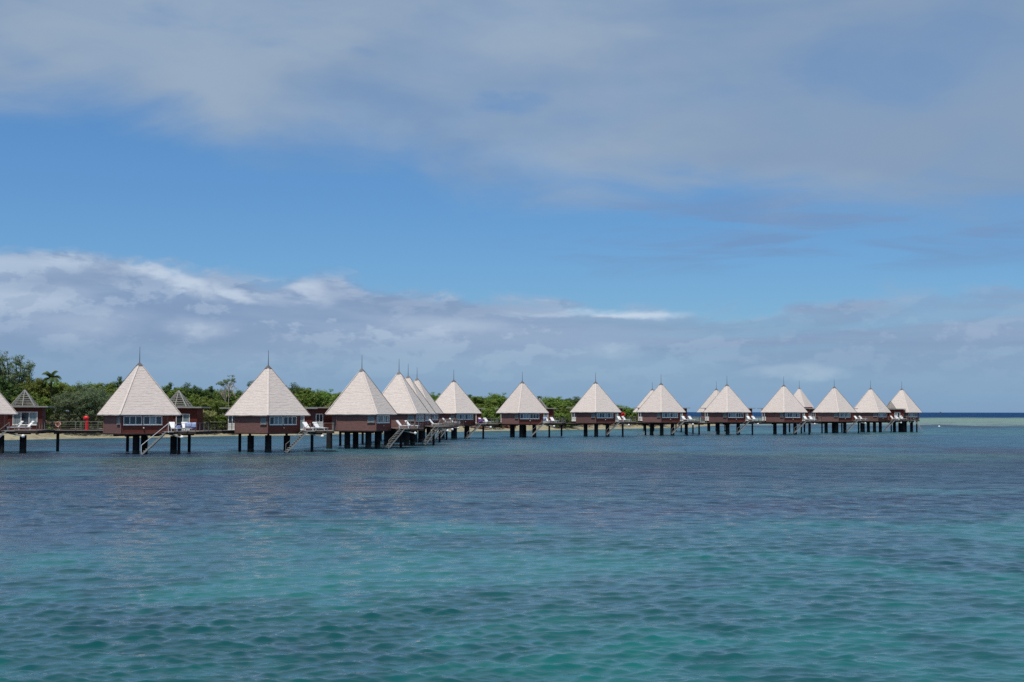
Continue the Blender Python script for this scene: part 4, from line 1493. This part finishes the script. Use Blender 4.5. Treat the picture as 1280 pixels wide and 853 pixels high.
PROTO = {
    'tall': (make_tree('tall_grey_tree', 1, 15, 9, 'leaf_grey', lobes=26, clump=24, n_leaf=34, size=0.15, base=0.3, open_=0.3, domed=False), 15, 9),
    'feather': (make_tree('feathery_grey_green_tree', 2, 9, 10, 'leaf_grey', lobes=12, clump=44, n_leaf=44, size=0.15, base=0.12), 9, 10),
    'feather2': (make_tree('feathery_grey_green_tree', 12, 9, 11, 'leaf_grey', lobes=11, clump=44, n_leaf=44, size=0.15, base=0.12), 9, 11),
    'olive': (make_tree('olive_bushy_tree', 3, 9, 9, 'leaf_olive', lobes=11, clump=40, n_leaf=44, size=0.18, base=0.15), 9, 9),
    'olive2': (make_tree('olive_bushy_tree', 13, 9, 10, 'leaf_olive', lobes=10, clump=40, n_leaf=44, size=0.18, base=0.15), 9, 10),
    'green': (make_tree('leafy_green_tree', 4, 10, 10, 'leaf_green', lobes=11, clump=42, n_leaf=46, size=0.21, base=0.16), 10, 10),
    'green2': (make_tree('leafy_green_tree', 14, 10, 12, 'leaf_green', lobes=13, clump=40, n_leaf=44, size=0.21, base=0.16), 10, 12),
    'dark': (make_tree('dark_round_tree', 5, 10, 9, 'leaf_dark', lobes=10, clump=42, n_leaf=48, size=0.20, base=0.16), 10, 9),
    'dark2': (make_tree('dark_round_tree', 15, 10, 11, 'leaf_dark', lobes=12, clump=42, n_leaf=46, size=0.20, base=0.16), 10, 11),
    'pale': (make_tree('pale_leafy_shrub', 6, 5, 7, 'leaf_pale', lobes=9, clump=34, n_leaf=40, size=0.16, base=0.08), 5, 7),
    'shrub': (make_tree('green_shrub', 16, 4, 7, 'leaf_green', lobes=9, clump=34, n_leaf=40, size=0.16, base=0.08), 4, 7),
    'palm': (make_palm(8), 11.5, 6),
    'bare': (make_bare(9, 11), 11, 6),
    'bare2': (make_bare(19, 11, 90), 11, 6),
}
used = set()
CATS = {'palm': 'palm tree', 'shrub': 'shrub', 'pale': 'shrub'}


def shore_y(X):
    for a, b in zip(shore, shore[1:]):
        if a[0] <= X <= b[0]:
            return a[1] + (b[1] - a[1]) * (X - a[0]) / (b[0] - a[0])
    return shore[0][1] if X < shore[0][0] else shore[-1][1]


def ground_z(X, Y):
    d = (Y - shore_y(X)) * 0.85
    xs, zs = [0, 4.5, 8, 11, 14, 20, 40, 90, 170], [0.06, 0.85, 1.35, 1.7, 2.1, 2.6, 3.4, 4.5, 5.0]
    return float(np.interp(d, xs, zs))


TREES = [
    # kind, px, back offset from the shore, top y, width px, label
    ('tall', 14, 26, 438, 58, 'tall open grey-green tree rising highest at the left edge'),
    ('tall', -14, 30, 446, 50, 'grey-green tree cut by the left edge, behind the tallest one'),
    ('dark', 2, 18, 468, 60, 'dark tree low at the left edge behind the first roof'),
    ('olive', 44, 22, 468, 48, 'olive-brown bushy tree right of the tallest tree'),
    ('palm', 67, 20, 459, 30, 'coconut palm standing above the bushes, left of the red hose post'),
    ('green', 40, 14, 486, 46, 'bright green bush above the small slatted roof at far left'),
    ('olive2', 72, 24, 474, 52, 'olive tree directly under the coconut palm'),
    ('feather', 88, 12, 484, 58, 'feathery grey-green tree behind the red hose post, left one of two'),
    ('feather2', 118, 11, 480, 62, 'feathery grey-green tree behind the first full roof, right one of two'),
    ('feather', 104, 24, 473, 54, 'feathery tree top behind the pair at the hose post'),
    ('olive', 130, 28, 475, 46, 'olive tree top left of the first full roof'),
    ('dark', 152, 30, 468, 34, 'dark round tree top against the left slope of the first full roof'),
    ('dark2', 140, 34, 474, 42, 'dark tree top left of the first full roof, lower one'),
    ('dark', 213, 30, 476, 40, 'dark tree top on the right slope of the hut with blue towels'),
    ('green', 226, 24, 481, 44, 'green tree right above the small dark slatted roof'),
    ('dark2', 238, 32, 476, 44, 'dark tall tree left in the gap between the towel hut and the next'),
    ('dark', 262, 30, 481, 46, 'dark round tree in the middle of the gap right of the towel hut'),
    ('olive2', 262, 14, 492, 48, 'olive brown tree at the beach in the gap right of the towel hut'),
    ('pale', 247, 9, 507, 44, 'pale yellow-green shrub beside the flat roof of the towel hut'),
    ('green', 284, 28, 484, 44, 'green tree at the left foot of the lone hut roof'),
    ('bare', 287, 20, 478, 30, 'bleached bare forked trunk left of the lone hut roof'),
    ('bare2', 302, 24, 468, 40, 'thin leafy twigs rising over the left slope of the lone hut roof'),
    ('dark2', 306, 32, 486, 50, 'dark tree half hidden by the left slope of the lone hut roof'),
    ('shrub', 279, 8, 514, 40, 'green shrub on the sand left of the white french door'),
    ('dark2', 366, 36, 476, 44, 'dark crown at the right slope of the lone hut roof'),
    ('green', 384, 26, 481, 46, 'green tree above the flat roof between the lone hut and the cluster'),
    ('green2', 402, 24, 484, 50, 'broad green tree in the gap left of the cluster'),
    ('pale', 414, 20, 492, 34, 'pale yellowish tree beside the tiny white house'),
    ('olive', 428, 34, 488, 40, 'olive tree left of the largest cluster roof'),
    ('dark', 444, 40, 486, 44, 'dark tree behind the tip of the largest cluster roof'),
    ('green', 478, 40, 488, 44, 'green tree top between the first two cluster roofs'),
    ('green2', 540, 30, 488, 42, 'green tree top in the gap right of the cluster'),
    ('dark', 590, 34, 492, 40, 'dark tree on the right slope of the hut right of the cluster'),
    ('green', 600, 22, 493, 44, 'green tree above the walkway railing right of the purple towel'),
    ('green2', 619, 26, 489, 50, 'broad bright green tree left of the mid-row hut with a pale towel'),
    ('dark2', 637, 36, 493, 42, 'dark tree against the left slope of the hut with a pale towel'),
    ('shrub', 608, 9, 505, 46, 'low green shrub behind the upturned dark boats'),
    ('dark', 672, 36, 494, 36, 'dark tree on the right slope of the hut with a pale towel'),
    ('green2', 692, 28, 494, 50, 'green tree right of the flat roof of the hut with a pale towel'),
    ('dark2', 716, 30, 494, 48, 'dark green tree nearest the left slope of the lifebuoy hut'),
    ('green', 704, 13, 503, 42, 'paler green tree low in the gap left of the lifebuoy hut'),
    ('dark', 738, 34, 499, 40, 'dark tree hidden behind the lifebuoy hut roof'),
    ('shrub', 700, 7, 513, 44, 'green shrub on the beach left of the lifebuoy hut'),
    ('green', 780, 20, 507, 38, 'low green tree at the right slope of the lifebuoy hut'),
    ('shrub', 796, 12, 511, 42, 'low green shrub right of the lifebuoy hut'),
    ('shrub', 816, 9, 513, 40, 'last low green shrub at the seaward end of the trees'),
]
for i, (kind, px, off, top, wpx, lab) in enumerate(TREES):
    proto, ph, pw = PROTO[kind]
    # walk along the ray to the shore, then further back
    X = (px - 640) / F * 200 * K
    Y = 200.0 * K
    for _ in range(12):
        Y = shore_y(X) + off
        X = (px - 640) / F * Y
    top3 = at(px, top, Y)
    gz = ground_z(X, Y) - 0.2
    hgt = max(2.5, top3.z - gz)
    wdt = wpx * Y / F
    o = proto if kind not in used else copy_tree(proto)
    used.add(kind)
    o.location = (X, Y, gz)
    sxy = wdt / pw * 1.06
    o.scale = (sxy, sxy, hgt / ph * 1.03)
    o.rotation_euler = (0, 0, random.Random(i * 7 + 1).uniform(0, 6.28))
    tag(o, lab, CATS.get(kind, 'tree'), 'trees and shrubs behind the beach')

# a far wooded mass behind the single trees and the brush under them: nobody could count it
rg = random.Random(42)
cs = []
for i in range(560):
    X = rg.uniform(-110, 38)
    back = rg.uniform(26, 62)
    Y = shore_y(X) + back
    px = 640 + X / Y * F
    topy = np.interp(px, [-50, 40, 120, 200, 260, 330, 430, 560, 700, 760, 800], [466, 473, 478, 483, 487, 489, 492, 495, 498, 504, 510])
    zt_ = at(px, float(topy) + rg.uniform(0, 6), Y).z
    gz = ground_z(X, Y)
    for k in range(6):
        cs.append((Vector((X + rg.uniform(-1.5, 1.5), Y + rg.uniform(-1, 1), gz + (zt_ - gz) * rg.uniform(0.35, 0.93))), rg.uniform(0.9, 1.6)))
V, Fc = leaf_cloud(cs, 34, 0.30, rg)
tag(MB().add(V, Fc).build('distant_woodland', M['leaf_green']), 'dark green woodland massed behind the single trees', 'woodland', kind='stuff')
cs, cs2 = [], []
for i in range(1500):
    X = rg.uniform(-150, 60)
    back = rg.uniform(9, 24) if X < 30 else rg.uniform(8, 16)
    Y = shore_y(X) + back
    gz = ground_z(X, Y)
    (cs if rg.random() < 0.62 else cs2).append((Vector((X, Y, gz + rg.uniform(0.1, 1.0))), rg.uniform(0.5, 1.0)))
V, Fc = leaf_cloud(cs, 22, 0.16, rg)
tag(MB().add(V, Fc).build('undergrowth', M['leaf_green']), 'low green undergrowth along the top of the beach', 'undergrowth', kind='stuff')
V, Fc = leaf_cloud(cs2, 22, 0.15, rg)
tag(MB().add(V, Fc).build('dry_brush', M['leaf_brown']), 'dry brown brush along the top of the beach', 'brush', kind='stuff')


# rocks and driftwood along the beach
def rock_mesh(seed):
    rg = random.Random(seed)
    mb = MB()
    mb.ball((0, 0, 0.15), 0.6, 10, 7, (1.3, 0.9, 0.6))
    mb.v = [(x * rg.uniform(.82, 1.18), y * rg.uniform(.82, 1.18), z * rg.uniform(.8, 1.2)) for x, y, z in mb.v]
    return mb


rproto = [rock_mesh(s).mesh('rock', M['rock']) for s in (1, 2, 3)]
cs = MB()
for i in range(420):
    X = rg.uniform(-110, 60)
    Y = shore_y(X) + rg.uniform(5.5, 13)
    s = rg.uniform(0.25, 0.75)
    gz = ground_z(X, Y)
    b = rock_mesh(i)
    cs.add([(X + x * s, Y + y * s, gz + z * s) for x, y, z in b.v], b.f)
tag(cs.build('beach_rubble', M['rock']), 'brown stones and rubble strewn along the top of the beach', 'stones', kind='stuff')


def skiff(px, py, Y, rz, s, label):
    p = at(px, py, Y)
    root = empty('upturned_boat', (p.x, Y, ground_z(p.x, Y) + 0.02), rz)
    tag(root, label, 'boat', 'dark boats lying on the beach')
    V, n, m_ = [], 13, 7
    for i in range(n):
        t_ = i / (n - 1)
        wv = 0.75 * math.sin(math.pi * (0.08 + 0.86 * t_)) ** 0.6
        hh = 0.75 * (0.65 + 0.35 * math.sin(math.pi * t_))
        for j in range(m_):
            a = math.pi * j / (m_ - 1)
            V.append(((t_ - 0.5) * 4.6 * s, wv * math.cos(a) * s, hh * math.sin(a) * s))
    fs = [(i * m_ + j, (i + 1) * m_ + j, (i + 1) * m_ + j + 1, i * m_ + j + 1) for i in range(n - 1) for j in range(m_ - 1)]
    fs += [tuple(range(m_)), tuple(range((n - 1) * m_, n * m_))[::-1]]
    MB().add(V, fs).build('hull', M['driftwood'], root, smooth=True)
    MB().bar((-2.2 * s, 0, 0.60 * s), (2.2 * s, 0, 0.60 * s), 0.07, 0.3).build('keel', M['beam'], root)


skiff(601, 536.5, shore_y(-8) + 3.5, 0.15, 1.25, 'dark upturned boat on the sand, left one between the two mid-row huts')
skiff(632, 536.5, shore_y(-1) + 3.5, -0.1, 1.25, 'dark upturned boat on the sand, right one against the slim pile')
skiff(621, 535.5, shore_y(-3) + 6.5, 0.3, 0.9, 'small dark upturned boat lying behind the other two')

# tiny white house on the wooded slope
Yh = 252 * K
p = at(418.5, 499, Yh)
root = empty('small_house', (p.x, Yh, p.z - 2.6), 0.2)
tag(root, 'tiny white house showing among the trees left of the cluster', 'house')
MB().prism([(-1.9, -1.5), (1.9, -1.5), (1.9, 1.5), (-1.9, 1.5)], -3.0, 2.2).build('wall', M['white'], root)
MB().add([(-2.2, -1.8, 2.2), (2.2, -1.8, 2.2), (2.2, 1.8, 2.2), (-2.2, 1.8, 2.2), (-2.2, 0, 3.3), (2.2, 0, 3.3)],
         [(0, 1, 5, 4), (2, 3, 4, 5), (0, 4, 3), (1, 2, 5), (3, 2, 1, 0)]).build('roof', M['slab'], root)
window_parts(root, (0, -1.5, 0), (1, 0, 0), (0, -1, 0), -0.6, 0.6, 0.6, 1.7, 2, ())

for o in bpy.data.objects:
    if o.get('label') and not 4 <= len(o['label'].split()) <= 16:
        print('LABEL', len(o['label'].split()), o['label'])
